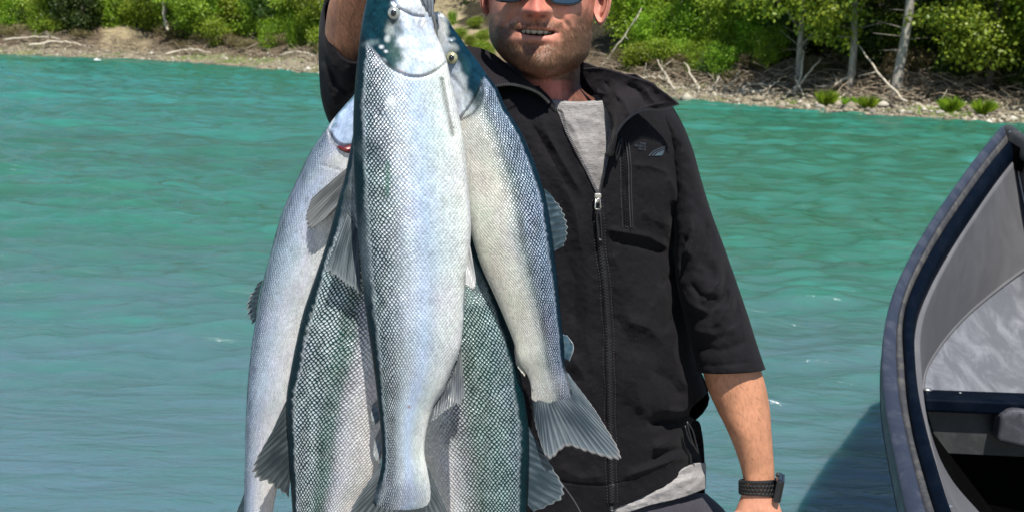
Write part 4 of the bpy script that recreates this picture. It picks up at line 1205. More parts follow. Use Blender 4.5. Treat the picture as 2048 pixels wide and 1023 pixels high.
# ---- right fish (back to the right)
edgeB = lambda px, d: 238 - 0.9 * (px - 915) - 0.012 * (px - 915) ** 2 * np.where(px > 915, 1, 0.3)
RB = [(24, 880), (30, 888), (55, 905), (75, 920), (103, 940), (125, 957), (150, 974), (170, 990), (219, 1014), (258, 1039), (305, 1061), (352, 1079), (400, 1092), (473, 1104), (552, 1114), (613, 1120), (674, 1126), (720, 1129), (750, 1134), (775, 1143), (800, 1150)]
LB = [(24, 868), (60, 872), (100, 878), (150, 886), (200, 894), (250, 903), (300, 911), (350, 921), (400, 930), (450, 939), (491, 949), (534, 963), (589, 988), (637, 1009), (686, 1028), (723, 1038), (745, 1052), (771, 1061), (800, 1063)]
dB = [(0.0, (0.003, 0.014, 0.026), (0.002, 0.012, 0.022), 0.3, 0.1, 0.8), (0.06, (0.004, 0.022, 0.038), (0.003, 0.016, 0.030), 0.6, 0.1, 0.8), (0.10, (0.45, 0.55, 0.70), (0.010, 0.04, 0.07), 1.0, 0.5, 0.6),
      (0.27, (0.55, 0.62, 0.74), (0.012, 0.035, 0.06), 1.0, 0.5, 0.5), (0.37, (0.42, 0.48, 0.50), (0.07, 0.10, 0.11), 1.0, 0.45, 0.4), (0.47, (0.60, 0.63, 0.60), (0.26, 0.29, 0.28), 0.85, 0.4, 0.4),
      (0.56, (0.66, 0.66, 0.60), (0.46, 0.46, 0.41), 0.6, 0.3, 0.4), (0.75, (0.72, 0.70, 0.62), (0.56, 0.54, 0.47), 0.5, 0.2, 0.4), (1.0, (0.78, 0.75, 0.66), (0.66, 0.62, 0.52), 0.4, 0.1, 0.4)]
rB, sB, yB = fish("right_salmon", LB, RB, 24, 800, [(24, 1.30), (250, 1.315), (500, 1.315), (800, 1.33)],
    "rightmost salmon, its whole tail spread over the black jacket", dB, flip=True, head=200, ncirc=60, thickness=0.44,
    paint=[head_zone(edgeB, back=(0.005, 0.032, 0.055), split=(0.48, 0.64), cheek=(0.55, 0.60, 0.62), chin=(0.70, 0.72, 0.72)),
           blob(884, 60, 12, 34, (0.66, 0.68, 0.66), 0.95, sc=0), blob(906, 96, 10, 10, (0.55, 0.57, 0.55), 0.8, sc=0), blob(901, 78, 8, 4, (0.5, 0.6, 0.7), 0.7, sc=0), blob(905, 115, 19, 20, (0.02, 0.04, 0.045), 0.85, sc=0, nz=0.1), blob(930, 140, 12, 22, (0.03, 0.10, 0.11), 0.5, sc=0),
           blob(955, 195, 14, 42, (0.006, 0.034, 0.05), 0.9, rot=0.35, sc=0.2), blob(915, 165, 17, 18, (0.55, 0.60, 0.66), 0.7, sc=0), blob(932, 215, 20, 16, (0.62, 0.68, 0.74), 0.6, sc=0),
           line_paint([(962, 160), (967, 185), (960, 210), (945, 228), (922, 240)], 2.0, (0.05, 0.07, 0.08), 0.9), line_paint([(873, 40), (877, 52), (876, 58)], 2, (0.03, 0.03, 0.04), 0.8), blob(1095, 770, 46, 32, (0.80, 0.82, 0.82), 0.5, gapcol=(0.35, 0.38, 0.4), sc=1.0)],
    relief=[plate(edgeB, 0.0026), groove([(905, 155), (925, 180), (930, 215)], 5, -0.0010), bumpat(905, 112, 22, 22, 0.0012), bumpat(903, 78, 5, 4, -0.0015)])
eye(rB, sB(904, 116), 0.0074, IRIS_B, (-0.25, -1, 0.05))
fin(rB, "tail_fin", [(1063, 760), (1066, 778), (1082, 790), (1102, 792), (1122, 786), (1134, 768), (1132, 740)], [(1062, 775), (1074, 860), (1101, 918), (1131, 892), (1185, 906), (1239, 918), (1200, 835), (1142, 755)], (1.3265, 1.335), ((0.035, 0.06, 0.085), (0.30, 0.35, 0.38)), rays=30, curl=0.006, edge=(0.5, 0.45, 0.42), notch=0.015)
fin(rB, "dorsal_fin", [(1088, 378), (1096, 420), (1104, 470), (1108, 502)], [(1100, 388), (1121, 415), (1134, 462), (1128, 492)], (1.32, 1.325), ((0.015, 0.035, 0.05), (0.09, 0.14, 0.17)), rays=9, notch=0.08)
fin(rB, "adipose_fin", [(1126, 668), (1128, 690), (1129, 716)], [(1134, 670), (1147, 690), (1139, 722)], (1.325, 1.322), ((0.04, 0.09, 0.13), (0.12, 0.2, 0.24)), rays=3, notch=0.01)
fin(rB, "anal_fin", [(1030, 690), (1038, 710), (1052, 742)], [(1029, 705), (1034, 730), (1049, 752)], (1.33, 1.33), ((0.5, 0.48, 0.42), (0.75, 0.72, 0.66)), rays=5)

# ---- left fish (back to the left)
RC = [(120, 800), (200, 790), (300, 765), (400, 730), (500, 695), (600, 660), (700, 628), (800, 602), (880, 580), (940, 564), (985, 553), (1023, 546), (1080, 545), (1120, 552)]
LC = [(120, 742), (160, 722), (192, 706), (210, 690), (236, 668), (275, 640), (305, 620), (350, 598), (375, 586), (410, 570), (460, 553), (510, 540), (570, 524), (640, 511), (700, 502), (760, 496), (830, 492), (900, 490), (960, 489), (1023, 487), (1080, 482), (1120, 470)]
edgeC = lambda px, d: 290 - 0.030 * (px - 690) ** 2 * np.where(px < 690, 1.0, 0.10)
dC = [(0.0, (0.05, 0.08, 0.10), (0.02, 0.04, 0.05), 0.5, 0.2, 0.7), (0.04, (0.30, 0.38, 0.48), (0.03, 0.07, 0.10), 1.0, 0.4, 0.6), (0.14, (0.50, 0.58, 0.70), (0.10, 0.15, 0.23), 0.96, 0.4, 0.5), (0.28, (0.56, 0.64, 0.76), (0.26, 0.33, 0.44), 0.88, 0.35, 0.5),
      (0.40, (0.64, 0.68, 0.76), (0.44, 0.48, 0.58), 0.6, 0.3, 0.4), (0.60, (0.70, 0.71, 0.72), (0.56, 0.58, 0.60), 0.5, 0.2, 0.4), (1.0, (0.78, 0.76, 0.71), (0.70, 0.68, 0.62), 0.3, 0.1, 0.4)]
rC, sC, yC = fish("left_salmon", LC, RC, 120, 1120, [(120, 1.33), (400, 1.36), (1120, 1.37)],
    "pale lilac-silver salmon on the left with a red gill slit showing", dC, head=292, ncirc=70, thickness=0.44,
    paint=[head_zone(edgeC, back=(0.10, 0.18, 0.24), split=(0.02, 0.12), cheek=(0.40, 0.52, 0.70), chin=(0.5, 0.6, 0.74)),
           line_paint([(668, 238), (656, 262), (660, 282), (676, 296)], 2.6, (0.75, 0.78, 0.8), 0.7), line_paint([(664, 262), (664, 278), (672, 290)], 3.5, (0.06, 0.09, 0.10), 0.7),
           blob(508, 738, 7, 6, (0.10, 0.12, 0.18), 0.7), blob(530, 950, 26, 120, (0.74, 0.62, 0.60), 0.30), blob(690, 320, 34, 22, (0.78, 0.78, 0.76), 0.7, sc=0.1), blob(660, 330, 14, 18, (0.6, 0.62, 0.64), 0.5)],
    relief=[plate(edgeC, 0.003, lim=(0.0, 1.0)), groove([(640, 330), (660, 335), (690, 345)], 3, -0.0006)])
# red gills under the lifted cover
P = []
gg = MB(); pts = [(673, 291), (688, 294), (702, 289), (716, 284), (716, 306), (702, 308), (690, 305), (678, 299)]
gg.add([sC(x, y, 0.0022) for x, y in pts] + [sC(x, y, -0.006) for x, y in pts], [tuple(range(8))[::-1], tuple(range(8, 16))] + [(i, (i + 1) % 8, 8 + (i + 1) % 8, 8 + i) for i in range(8)])
keep(gg.build("gills", GILL), rC)
fin(rC, "pectoral_fin", [(706, 325), (706, 350), (706, 378)], [(622, 398), (613, 440), (618, 456), (652, 436)], (sC(700, 350)[1] - 0.004, sC(640, 430)[1] - 0.012), ((0.06, 0.065, 0.07), (0.30, 0.31, 0.31)), rays=12, curl=0.003, notch=0.02, edge=(0.2, 0.22, 0.22))
fin(rC, "dorsal_fin", [(524, 560), (516, 600), (510, 642)], [(514, 568), (494, 608), (503, 648)], (1.362, 1.364), ((0.012, 0.03, 0.04), (0.06, 0.09, 0.11)), rays=8, notch=0.15)
fin(rC, "tail_fin", [(484, 1060), (500, 1100), (525, 1118), (548, 1100)], [(420, 1140), (440, 1200), (510, 1170), (590, 1200)], (1.37, 1.37), ((0.03, 0.05, 0.06), (0.15, 0.19, 0.22)), rays=18)
fin(rC, "tail_edge", [(489, 985), (488, 1010), (486, 1040)], [(484, 1000), (471, 1026), (440, 1090)], (1.371, 1.372), ((0.012, 0.04, 0.055), (0.05, 0.09, 0.11)), rays=4)

# ---- lower left fish, dark, behind the front one
RD = [(150, 800), (300, 830), (450, 850), (600, 850), (700, 838), (800, 806), (860, 780), (920, 762), (960, 750), (1000, 728), (1040, 716), (1100, 712), (1160, 718)]
LD = [(150, 735), (240, 712), (300, 700), (350, 690), (406, 675), (473, 657), (528, 639), (577, 622), (625, 606), (680, 593), (741, 581), (790, 573), (826, 572), (887, 576), (948, 580), (1023, 585), (1090, 592), (1160, 580)]
dD = [(0.0, (0.002, 0.011, 0.018), (0.002, 0.010, 0.015), 0.3, 0.1, 0.8), (0.055, (0.004, 0.02, 0.028), (0.003, 0.013, 0.02), 0.7, 0.1, 0.8), (0.085, (0.60, 0.66, 0.70), (0.010, 0.035, 0.045), 1.0, 0.55, 0.6), (0.28, (0.62, 0.69, 0.70), (0.012, 0.042, 0.048), 1.0, 0.55, 0.5),
      (0.36, (0.36, 0.44, 0.42), (0.014, 0.048, 0.044), 1.0, 0.5, 0.5), (0.44, (0.42, 0.48, 0.47), (0.026, 0.062, 0.06), 1.0, 0.5, 0.5), (0.52, (0.66, 0.67, 0.71), (0.12, 0.13, 0.15), 0.97, 0.5, 0.4),
      (0.64, (0.66, 0.67, 0.68), (0.28, 0.295, 0.305), 0.88, 0.35, 0.4), (0.80, (0.66, 0.65, 0.62), (0.36, 0.36, 0.34), 0.8, 0.2, 0.4), (1.0, (0.70, 0.68, 0.62), (0.62, 0.6, 0.55), 0.5, 0.15, 0.4)]
rD, sD, yD = fish("lower_left_salmon", LD, RD, 150, 1160, [(150, 1.29), (500, 1.305), (1160, 1.30)],
    "dark-backed salmon hanging lower between the pale left fish and the front fish", dD, head=150, ncirc=60, thickness=0.46,
    paint=[blob(675, 300, 60, 120, (0.003, 0.017, 0.028), 0.9, sc=0.2, gapcol=(0.002, 0.012, 0.02)), blob(690, 410, 36, 60, (0.004, 0.022, 0.032), 0.8, sc=0.4, gapcol=(0.003, 0.014, 0.02))])
fin(rD, "dorsal_fin", [(572, 802), (573, 850), (577, 905), (580, 960)], [(552, 846), (514, 952), (545, 970), (577, 992)], (1.305, 1.312), ((0.010, 0.022, 0.030), (0.10, 0.115, 0.12)), rays=12, notch=0.06, curl=0.004, edge=(0.40, 0.40, 0.36))
fin(rD, "pectoral_fin", [(694, 425), (704, 440), (716, 465)], [(651, 538), (676, 556), (722, 588)], (sD(695, 440)[1] - 0.006, sD(690, 560)[1] - 0.026), ((0.020, 0.035, 0.045), (0.26, 0.30, 0.32)), rays=12, notch=0.03, curl=0.002, edge=(0.3, 0.33, 0.34))
fin(rD, "pelvic_fin", [(764, 848), (768, 860), (770, 875)], [(748, 880), (749, 915), (758, 928)], (1.262, 1.258), ((0.14, 0.16, 0.17), (0.38, 0.4, 0.4)), rays=5, notch=0.02)
fin(rD, "pelvic_fin", [(758, 795), (766, 815), (770, 830)], [(744, 808), (742, 828), (748, 850)], (1.262, 1.260), ((0.10, 0.13, 0.15), (0.3, 0.34, 0.36)), rays=4, notch=0.02)
fin(rD, "tail_fin", [(582, 1140), (620, 1160), (670, 1162), (716, 1140)], [(540, 1240), (600, 1290), (690, 1260), (760, 1250)], (1.30, 1.30), ((0.03, 0.05, 0.06), (0.15, 0.19, 0.22)), rays=18)

# ---- lower right fish, dark, behind the front and right ones (back to the right)
RE = [(180, 900), (300, 915), (400, 932), (460, 944), (503, 953), (552, 977), (607, 1001), (662, 1021), (717, 1035), (771, 1045), (820, 1053), (863, 1058), (918, 1058), (978, 1055), (1023, 1054), (1100, 1046), (1180, 1040)]
LE = [(180, 850), (400, 820), (600, 815), (750, 822), (850, 838), (905, 848), (950, 856), (1000, 866), (1040, 876), (1100, 890), (1180, 905)]
dE = [(0.0, (0.002, 0.015, 0.020), (0.002, 0.012, 0.016), 0.4, 0.1, 0.8), (0.07, (0.004, 0.026, 0.032), (0.003, 0.016, 0.02), 0.8, 0.1, 0.8), (0.11, (0.42, 0.52, 0.55), (0.008, 0.038, 0.045), 1.0, 0.5, 0.6), (0.30, (0.40, 0.52, 0.50), (0.010, 0.042, 0.042), 1.0, 0.5, 0.5),
      (0.50, (0.36, 0.43, 0.40), (0.022, 0.048, 0.044), 1.0, 0.5, 0.4), (0.60, (0.58, 0.60, 0.62), (0.06, 0.07, 0.075), 1.0, 0.45, 0.4), (0.74, (0.62, 0.62, 0.64), (0.18, 0.19, 0.20), 0.92, 0.3, 0.4), (1.0, (0.72, 0.70, 0.66), (0.58, 0.56, 0.52), 0.5, 0.15, 0.4)]
rE, sE, yE = fish("lower_right_salmon", LE, RE, 180, 1180, [(180, 1.325), (600, 1.345), (1180, 1.34)],
    "dark greenish salmon hanging lower between the front fish and the rightmost fish", dE, flip=True, head=180, ncirc=60, thickness=0.42,
    paint=[blob(905, 860, 22, 26, (0.05, 0.05, 0.06), 0.45, nz=0.9, nf=5), blob(950, 540, 40, 60, (0.008, 0.04, 0.05), 0.7, sc=0.6, gapcol=(0.005, 0.03, 0.035))])  # first blob paints the shadow of the front fish's anal fin
fin(rE, "dorsal_fin", [(1056, 850), (1058, 900), (1057, 955), (1055, 1008)], [(1064, 868), (1096, 918), (1127, 992), (1066, 1022)], (1.345, 1.348), ((0.018, 0.04, 0.055), (0.12, 0.16, 0.19)), rays=11, notch=0.04, curl=0.003, edge=(0.40, 0.42, 0.42))
fin(rE, "tail_fin", [(900, 1160), (950, 1182), (1000, 1182), (1040, 1160)], [(860, 1270), (930, 1300), (1010, 1280), (1090, 1260)], (1.34, 1.34), ((0.03, 0.05, 0.06), (0.15, 0.19, 0.22)), rays=18)
# nylon leader hanging below the tails
b = MB(); b.tube(spline(np.array([at(1100, 935, 1.352), at(1128, 972, 1.353), at(1148, 1000, 1.354), at(1170, 1040, 1.355)]), 14), 0.0009, 6)
tag(b.build("fishing_line", simple("nylon", (0.06, 0.06, 0.065), 0.4)), "thin dark line trailing below the right fish's tail over the jacket hem", "fishing line")
# ================================================================== MAN
def strokes(px, py, S):
    """relief of cloth folds: S = [(points, width px, height m)]; + is a ridge toward the camera"""
    r = np.zeros(np.shape(px))
    for pts, w, a in S:
        pts = np.array(pts, float)
        L = np.concatenate([[0], np.cumsum(np.hypot(*np.diff(pts, axis=0).T))])
        dm = np.full(np.shape(px), 1e9); tm = np.zeros(np.shape(px))
        for i, ((ax, ay), (bx, by)) in enumerate(zip(pts[:-1], pts[1:])):
            vx, vy = bx - ax, by - ay
            t = np.clip(((px - ax) * vx + (py - ay) * vy) / (vx * vx + vy * vy), 0, 1)
            dd = np.hypot(px - ax - t * vx, py - ay - t * vy)
            m_ = dd < dm
            dm = np.where(m_, dd, dm); tm = np.where(m_, (L[i] + t * (L[i + 1] - L[i])) / L[-1], tm)
        taper = sstep(0, 0.18, tm) * sstep(1, 0.8, tm) * 0.85 + 0.15
        r += a * taper * (0.62 * np.exp(-(dm / w) ** 2) + 0.38 * np.exp(-dm / (0.55 * w)))
    return r

def cloth_mat(name, c1, c2, rough=0.85, sheen=0.25, weave=1400, fade=None):
    m = M(name)
    co = m.coord('Object')
    n = m.noise(co, 9, 5, 0.6); f = m.noise(co, 420, 3, 0.6); w = m.noise(m.coord('Object', (1, 1, 0.5)), weave * 0.6, 2, 0.6)
    col = m.mix(m.maprange(m.math('ADD', m.math('MULTIPLY', n, 0.6), m.math('MULTIPLY', f, 0.5)), 0.4, 0.75, 0, 1), c1, c2)
    lint = m.maprange(m.noise(co, 330, 1, 0.4), 0.74, 0.79, 0, 0.05)
    col = m.mix(lint, col, (0.4, 0.4, 0.4))
    m.set(color=col, rough=rough, spec=0.14, sheen=sheen, sheen_rough=0.5,
          normal=m.bump(w, 0.0006, 0.5, m.bump(m.noise(co, 45, 4, 0.6), 0.0025, 0.5)))
    return m.m
JACKET = cloth_mat("black_fleece", (0.0045, 0.0041, 0.0054), (0.0100, 0.0092, 0.0120), 0.85, 0.03)
JLINE = cloth_mat("jacket_inner_knit", (0.009, 0.0075, 0.009), (0.020, 0.017, 0.020), 0.9, 0.04)
SEAM = simple("seam_thread", (0.030, 0.030, 0.036), 0.6, 0, 0, 0.4)
TAPE = simple("zip_tape", (0.007, 0.007, 0.009), 0.6, 0, 0, 0.3)
ZIPM = simple("zip_teeth_black", (0.035, 0.035, 0.04), 0.30, 0.3)
STEEL2 = simple("zip_pull_metal", (0.62, 0.60, 0.56), 0.28, 0.9)
CORD = simple("cord_black", (0.012, 0.012, 0.014), 0.4, 0, 0.3)
def shirt_mat():
    m = M("grey_marl_tshirt")
    n = m.noise(m.coord('Object', (130, 130, 650)), 1, 3, 0.7); n2 = m.noise(m.coord('Object'), 600, 2, 0.6)
    m.set(color=m.mix(m.maprange(m.math('ADD', m.math('MULTIPLY', n, 0.7), m.math('MULTIPLY', n2, 0.3)), 0.35, 0.65, 0, 1), (0.20, 0.19, 0.19), (0.36, 0.345, 0.34)),
          rough=0.9, spec=0.15, sheen=0.15, normal=m.bump(m.math('ADD', n, n2), 0.0008, 0.6))
    return m.m
SHIRT = shirt_mat()
TROUSER = cloth_mat("grey_trousers", (0.035, 0.033, 0.042), (0.06, 0.056, 0.07), 0.8, 0.1)

def skin_mat():
    m = M("skin")
    c = m.attr("Col"); co = m.coord('Object')
    n = m.noise(co, 60, 5, 0.6); p = m.noise(co, 700, 3, 0.6); h = m.noise(m.coord('Object', (1, 1, 0.25)), 380, 3, 0.65)
    col = m.mix(1.0, c, m.maprange(n, 0.25, 0.75, 0.82, 1.16), 'MULTIPLY')
    col = m.mix(1.0, col, m.maprange(h, 0.35, 0.65, 0.90, 1.06), 'MULTIPLY')
    m.set(color=col, rough=m.maprange(p, 0.3, 0.7, 0.42, 0.58), spec=0.42, sss=0.08, sss_scale=0.006,
          normal=m.bump(m.math('ADD', p, m.math('MULTIPLY', n, 1.2)), 0.0006, 0.7))
    m.b.inputs['Subsurface Radius'].default_value = (1.0, 0.35, 0.2)
    return m.m
SKIN = skin_mat()

YB = 1.60        # body axis distance
man = empty("person", (0.06, YB, 0.0), "grinning bearded man in a black zip jacket holding up five salmon", "person")

def ring(L, R, Y, D, n=24, sag=(0, 0), power=1.0, m=36):
    """stations: L, R lists of (px, py); Y axis distance; D depth radius -> (n, m, 3) loft"""
    K = np.array([[l[0], l[1], r[0], r[1], y, d, *(s if s is not None else (0, 0))] for l, r, y, d, s in zip(L, R, Y, D, sag if isinstance(sag, list) else [sag] * len(L))], float)
    # spline over the middle point
    mid = np.concatenate([(K[:, :1] + K[:, 2:3]) / 2, (K[:, 1:2] + K[:, 3:4]) / 2, K], 1)
    S = spline(mid, n)[:, 2:]
    th = np.linspace(0, 2 * math.pi, m, endpoint=False)
    c = -np.cos(th); s = np.sin(th)
    c = np.sign(c) * np.abs(c) ** power; sp = np.sign(s) * np.abs(s) ** power
    px = (S[:, 0] + S[:, 2])[:, None] / 2 + (S[:, 2] - S[:, 0])[:, None] / 2 * c + S[:, 6][:, None] * s
    py = (S[:, 1] + S[:, 3])[:, None] / 2 + (S[:, 3] - S[:, 1])[:, None] / 2 * c + S[:, 7][:, None] * s
    Yv = S[:, 4][:, None] - S[:, 5][:, None] * sp
    return px, py, Yv, s[None] * np.ones_like(px)

def capped(V, n, m):
    c0 = V[:1].mean(1, keepdims=True) * np.ones((1, m, 1)); c1 = V[-1:].mean(1, keepdims=True) * np.ones((1, m, 1))
    return np.concatenate([c0 * 0.98 + V[:1] * 0.02, V, c1 * 0.98 + V[-1:] * 0.02], 0)

# ---------------------------------------------------------------- body (one skin)
BODY_V = []; BODY_F = []; _off = 0
def body_add(V, F):
    global _off
    V = np.asarray(V).reshape(-1, 3)
    BODY_V.append(V); BODY_F.append(np.asarray(F) + _off); _off += len(V)

def head_grid(nr=300, nc=300):
    py = np.linspace(-205, 158, nr)
    Lx = interp(py, [(-205, 1062), (-195, 1035), (-170, 1008), (-120, 982), (-60, 974), (0, 977), (40, 978), (84, 982), (110, 999), (133, 1024), (147, 1048), (154, 1066), (158, 1085)])
    Rx = interp(py, [(-205, 1098), (-195, 1128), (-170, 1160), (-120, 1188), (-60, 1195), (0, 1190), (59, 1184), (88, 1182), (115, 1174), (137, 1150), (149, 1128), (155, 1110), (158, 1098)])
    front = interp(py, [(-205, 0.01), (-190, 0.045), (-160, 0.082), (-110, 0.098), (-60, 0.100), (0, 0.094), (40, 0.094), (80, 0.098), (115, 0.099), (135, 0.092), (148, 0.07), (158, 0.04)])
    back = interp(py, [(-205, 0.01), (-180, 0.07), (-120, 0.105), (-40, 0.105), (40, 0.075), (100, 0.05), (158, 0.03)])
    th = np.linspace(0, 2 * math.pi, nc, endpoint=False)
    # denser in front
    th = th - 0.35 * np.sin(2 * th) * 0.0
    c = -np.cos(th); s = np.sin(th)
    xm = 1082.0
    px = np.where(c[None] < 0, xm + (xm - Lx)[:, None] * c[None], xm + (Rx - xm)[:, None] * c[None])
    PY = np.broadcast_to(py[:, None], px.shape)
    sf = np.sign(s) * np.abs(s) ** 1.3
    Y = 1.565 - np.where(s[None] > 0, front[:, None] * sf[None], back[:, None] * sf[None])
    # head turned slightly: nothing flat
    def g(x, y, rx, ry, a, rot=0.0):
        ca, sa = math.cos(rot), math.sin(rot)
        dx, dy = px - x, PY - y
        return a * np.exp(-((dx * ca + dy * sa) / rx) ** 2 - ((-dx * sa + dy * ca) / ry) ** 2)
    F = np.zeros_like(px)
    # nose
    ramp_ = interp(py, [(-205, 0), (-75, 0.0), (-55, 0.004), (-30, 0.011), (0, 0.027), (16, 0.038), (24, 0.040), (28, 0.037), (34, 0.022), (41, 0.008), (47, 0.002), (54, 0), (60, 0), (158, 0)])[:, None]
    wn_ = interp(py, [(-205, 8), (-60, 10), (0, 13), (20, 19), (34, 18), (158, 18)])[:, None]
    F += ramp_ * np.exp(-(np.abs(px - 1073) / wn_) ** 2.4)
    F += g(1051, 21, 10, 11, 0.012) + g(1095, 23, 10, 11, 0.012)
    F -= g(1060, 32, 6, 4, 0.005) + g(1086, 33, 6, 4, 0.005)
    # brow, sockets, cheeks
    F += g(1075, -62, 75, 12, 0.006); F -= g(1025, -35, 26, 14, 0.010) + g(1125, -33, 26, 14, 0.010)
    F += g(1012, 18, 26, 20, 0.0065) + g(1142, 22, 26, 20, 0.0065)
    # smile folds
    F -= strokes(px, PY, [([(1042, 24), (1024, 36), (1010, 50), (1004, 66)], 4.5, 0.0038), ([(1103, 26), (1120, 36), (1134, 48), (1141, 62), (1138, 78)], 4.5, 0.0038)])
    F += strokes(px, PY, [([(1130, 34), (1145, 50), (1150, 66)], 9, 0.0022), ([(1018, 34), (1000, 50)], 8, 0.0018)])
    F -= strokes(px, PY, [([(985, 34), (1000, 31), (1016, 36)], 3, 0.0012)])
    # upper lip mound, philtrum, mouth slit
    F += g(1072, 51, 46, 8, 0.0045) - g(1072, 44, 4, 8, 0.0015)
    xr = np.clip((px - 1072) / 50.0, -1, 1)
    cy = 59.5 + 3.5 * xr + 0.0 * px - 1.0 * np.cos(xr * math.pi)     # line of the mouth, left corner higher
    top = 56.5 + 0.06 * (px - 1024); botm = top + 13.0 * (1 - np.abs(xr) ** 2) ** 0.8
    inside = sstep(0, 2.2, PY - top) * sstep(0, 2.2, botm - PY) * (np.abs(px - 1072) < 50)
    F -= inside * 0.0135
    F += g(1070, 79, 36, 6.5, 0.0036, 0.05)
    F += strokes(px, PY, [([(1030, 56), (1072, 53), (1118, 60)], 3.0, 0.0018)])
    F -= g(1070, 92, 30, 7, 0.0040)
    F += g(1078, 124, 34, 20, 0.0075)
    F -= g(1020, 66, 7, 9, 0.003) + g(1124, 71, 7, 9, 0.003)
    # jaw muscle / cheek hollow
    F += g(1160, 60, 18, 40, 0.004) + g(992, 60, 12, 40, 0.003) - g(1140, 95, 16, 22, 0.0025) - g(1004, 95, 12, 18, 0.002)
    F += 0.0007 * fbm(px / 14, PY / 14, 1, 3)
    Y = Y - F * np.clip(s[None] * 1.6, 0, 1)
    V = at(px, PY, Y)
    body_add(capped(V, nr, nc), gridF(nr + 2, nc, True))
head_grid()

def limb(L, R, Y, D, n=50, m=44, **k):
    px, py, Yv, s = ring(L, R, Y, D, n=n, m=m, **k)
    V = at(px, py, Yv)
    body_add(capped(V, n, m), gridF(n + 2, m, True))
# neck
limb([(1040, 90), (1042, 150), (1036, 190), (1010, 230), (960, 300)], [(1166, 90), (1160, 140), (1166, 180), (1215, 212), (1290, 300)], [1.59, 1.585, 1.585, 1.59, 1.61], [0.05, 0.052, 0.052, 0.055, 0.06])
# trunk under the shirt
limb([(950, 260), (940, 320), (945, 600), (930, 1000), (920, 1100)], [(1300, 260), (1330, 320), (1330, 600), (1350, 1000), (1370, 1100)], [1.62] * 5, [0.05, 0.085, 0.095, 0.09, 0.09], power=0.9)
# his left arm, hanging at the right of the picture
limb([(1310, 250), (1348, 420), (1390, 640), (1402, 720), (1413, 771), (1433, 817), (1453, 857), (1472, 903), (1485, 949), (1488, 975)],
     [(1350, 255), (1400, 420), (1480, 640), (1515, 720), (1530, 765), (1539, 811), (1544, 876), (1547, 915), (1549, 949), (1549, 975)],
     [1.60, 1.58, 1.55, 1.535, 1.53, 1.525, 1.515, 1.51, 1.505, 1.50], [0.03, 0.045, 0.045, 0.044, 0.043, 0.041, 0.036, 0.029, 0.023, 0.022], n=80)
# hand below: back of the hand, then fingers
limb([(1488, 965), (1482, 990), (1470, 1023), (1464, 1070), (1466, 1115), (1474, 1140)], [(1549, 965), (1553, 990), (1564, 1023), (1574, 1070), (1572, 1115), (1560, 1140)],
     [1.50, 1.50, 1.495, 1.49, 1.485, 1.482], [0.022, 0.021, 0.020, 0.019, 0.017, 0.014], n=50)
def tubeP(P, r, n=26, m=16):
    P = spline(np.array(P), n); r = np.interp(np.linspace(0, 1, n), np.linspace(0, 1, len(r)), r)
    T = np.gradient(P, axis=0); T /= np.linalg.norm(T, axis=1)[:, None]
    up = np.array([0.2, 1.0, 0.1]); V = []
    for i in range(n):
        a = np.cross(T[i], up); a /= np.linalg.norm(a); b_ = np.cross(a, T[i])
        V.append([P[i] + r[i] * (math.cos(t) * a + math.sin(t) * b_) for t in np.linspace(0, 2 * math.pi, m, endpoint=False)])
    V = np.array(V); body_add(capped(V, n, m), gridF(n + 2, m, True))
for (x0, x1, l, yy) in [(1478, 1482, 88, 1.482), (1504, 1506, 112, 1.48), (1530, 1528, 118, 1.478), (1556, 1550, 104, 1.48)]:
    p0 = at(x0, 1110, yy); p1 = at(x0 - 1, 1110 + l * 0.5, yy - 0.012); p2 = at(x1, 1110 + l * 0.82, yy + 0.004); p3 = at(x1 - 1, 1110 + l * 1.0, yy + 0.024)
    tubeP([p0, p1, p2, p3], [0.0098, 0.0092, 0.0082, 0.0066])
tubeP([at(1480, 1030, 1.49), at(1462, 1070, 1.475), at(1460, 1110, 1.462), at(1466, 1140, 1.458)], [0.012, 0.0115, 0.010, 0.0075])
# his right arm: upper arm behind the fish, forearm raised, hand over the frame
limb([(960, 300), (880, 290), (790, 262), (700, 250), (662, 205), (650, 150), (648, 90), (651, 50), (660, 0), (690, -60), (722, -110)],
     [(960, 180), (900, 150), (830, 130), (770, 130), (740, 150), (735, 140), (733, 90), (735, 50), (745, 0), (762, -60), (775, -110)],
     [1.60, 1.58, 1.55, 1.50, 1.46, 1.43, 1.405, 1.385, 1.36, 1.33, 1.31], [0.05, 0.05, 0.047, 0.045, 0.043, 0.042, 0.041, 0.039, 0.035, 0.028, 0.023], n=110, sag=[(0, 0), (0, 0), (0, 0), (-4, 6), (-6, 14), (-4, 16), (0, 14), (0, 8), (0, 4), (0, 0), (0, 0)])
limb([(722, -105), (728, -135), (745, -165), (770, -190), (800, -200)], [(775, -105), (800, -118), (828, -128), (850, -138), (862, -150)], [1.31, 1.30, 1.29, 1.28, 1.275], [0.023, 0.022, 0.021, 0.02, 0.015], n=40)
for (x0, y0, x1, y1, x2, y2, Yf) in [(812, -185, 852, -150, 846, -80, 1.245), (820, -170, 868, -128, 856, -62, 1.235), (826, -152, 872, -106, 858, -46, 1.225), (828, -136, 868, -90, 850, -36, 1.215)]:
    tubeP([at(x0, y0, 1.278), at((x0 + x1) / 2 + 10, (y0 + y1) / 2 - 12, 1.262), at(x1, y1, Yf + 0.005), at((x1 + x2) / 2, (y1 + y2) / 2, Yf), at(x2 - 8, y2, Yf + 0.012)], [0.0105, 0.010, 0.0095, 0.0088, 0.0072])
tubeP([at(765, -120, 1.30), at(790, -95, 1.275), at(812, -72, 1.262), at(832, -58, 1.255)], [0.013, 0.012, 0.0105, 0.008])

raw = mesh_np("body", np.concatenate(BODY_V), np.concatenate(BODY_F), SKIN)
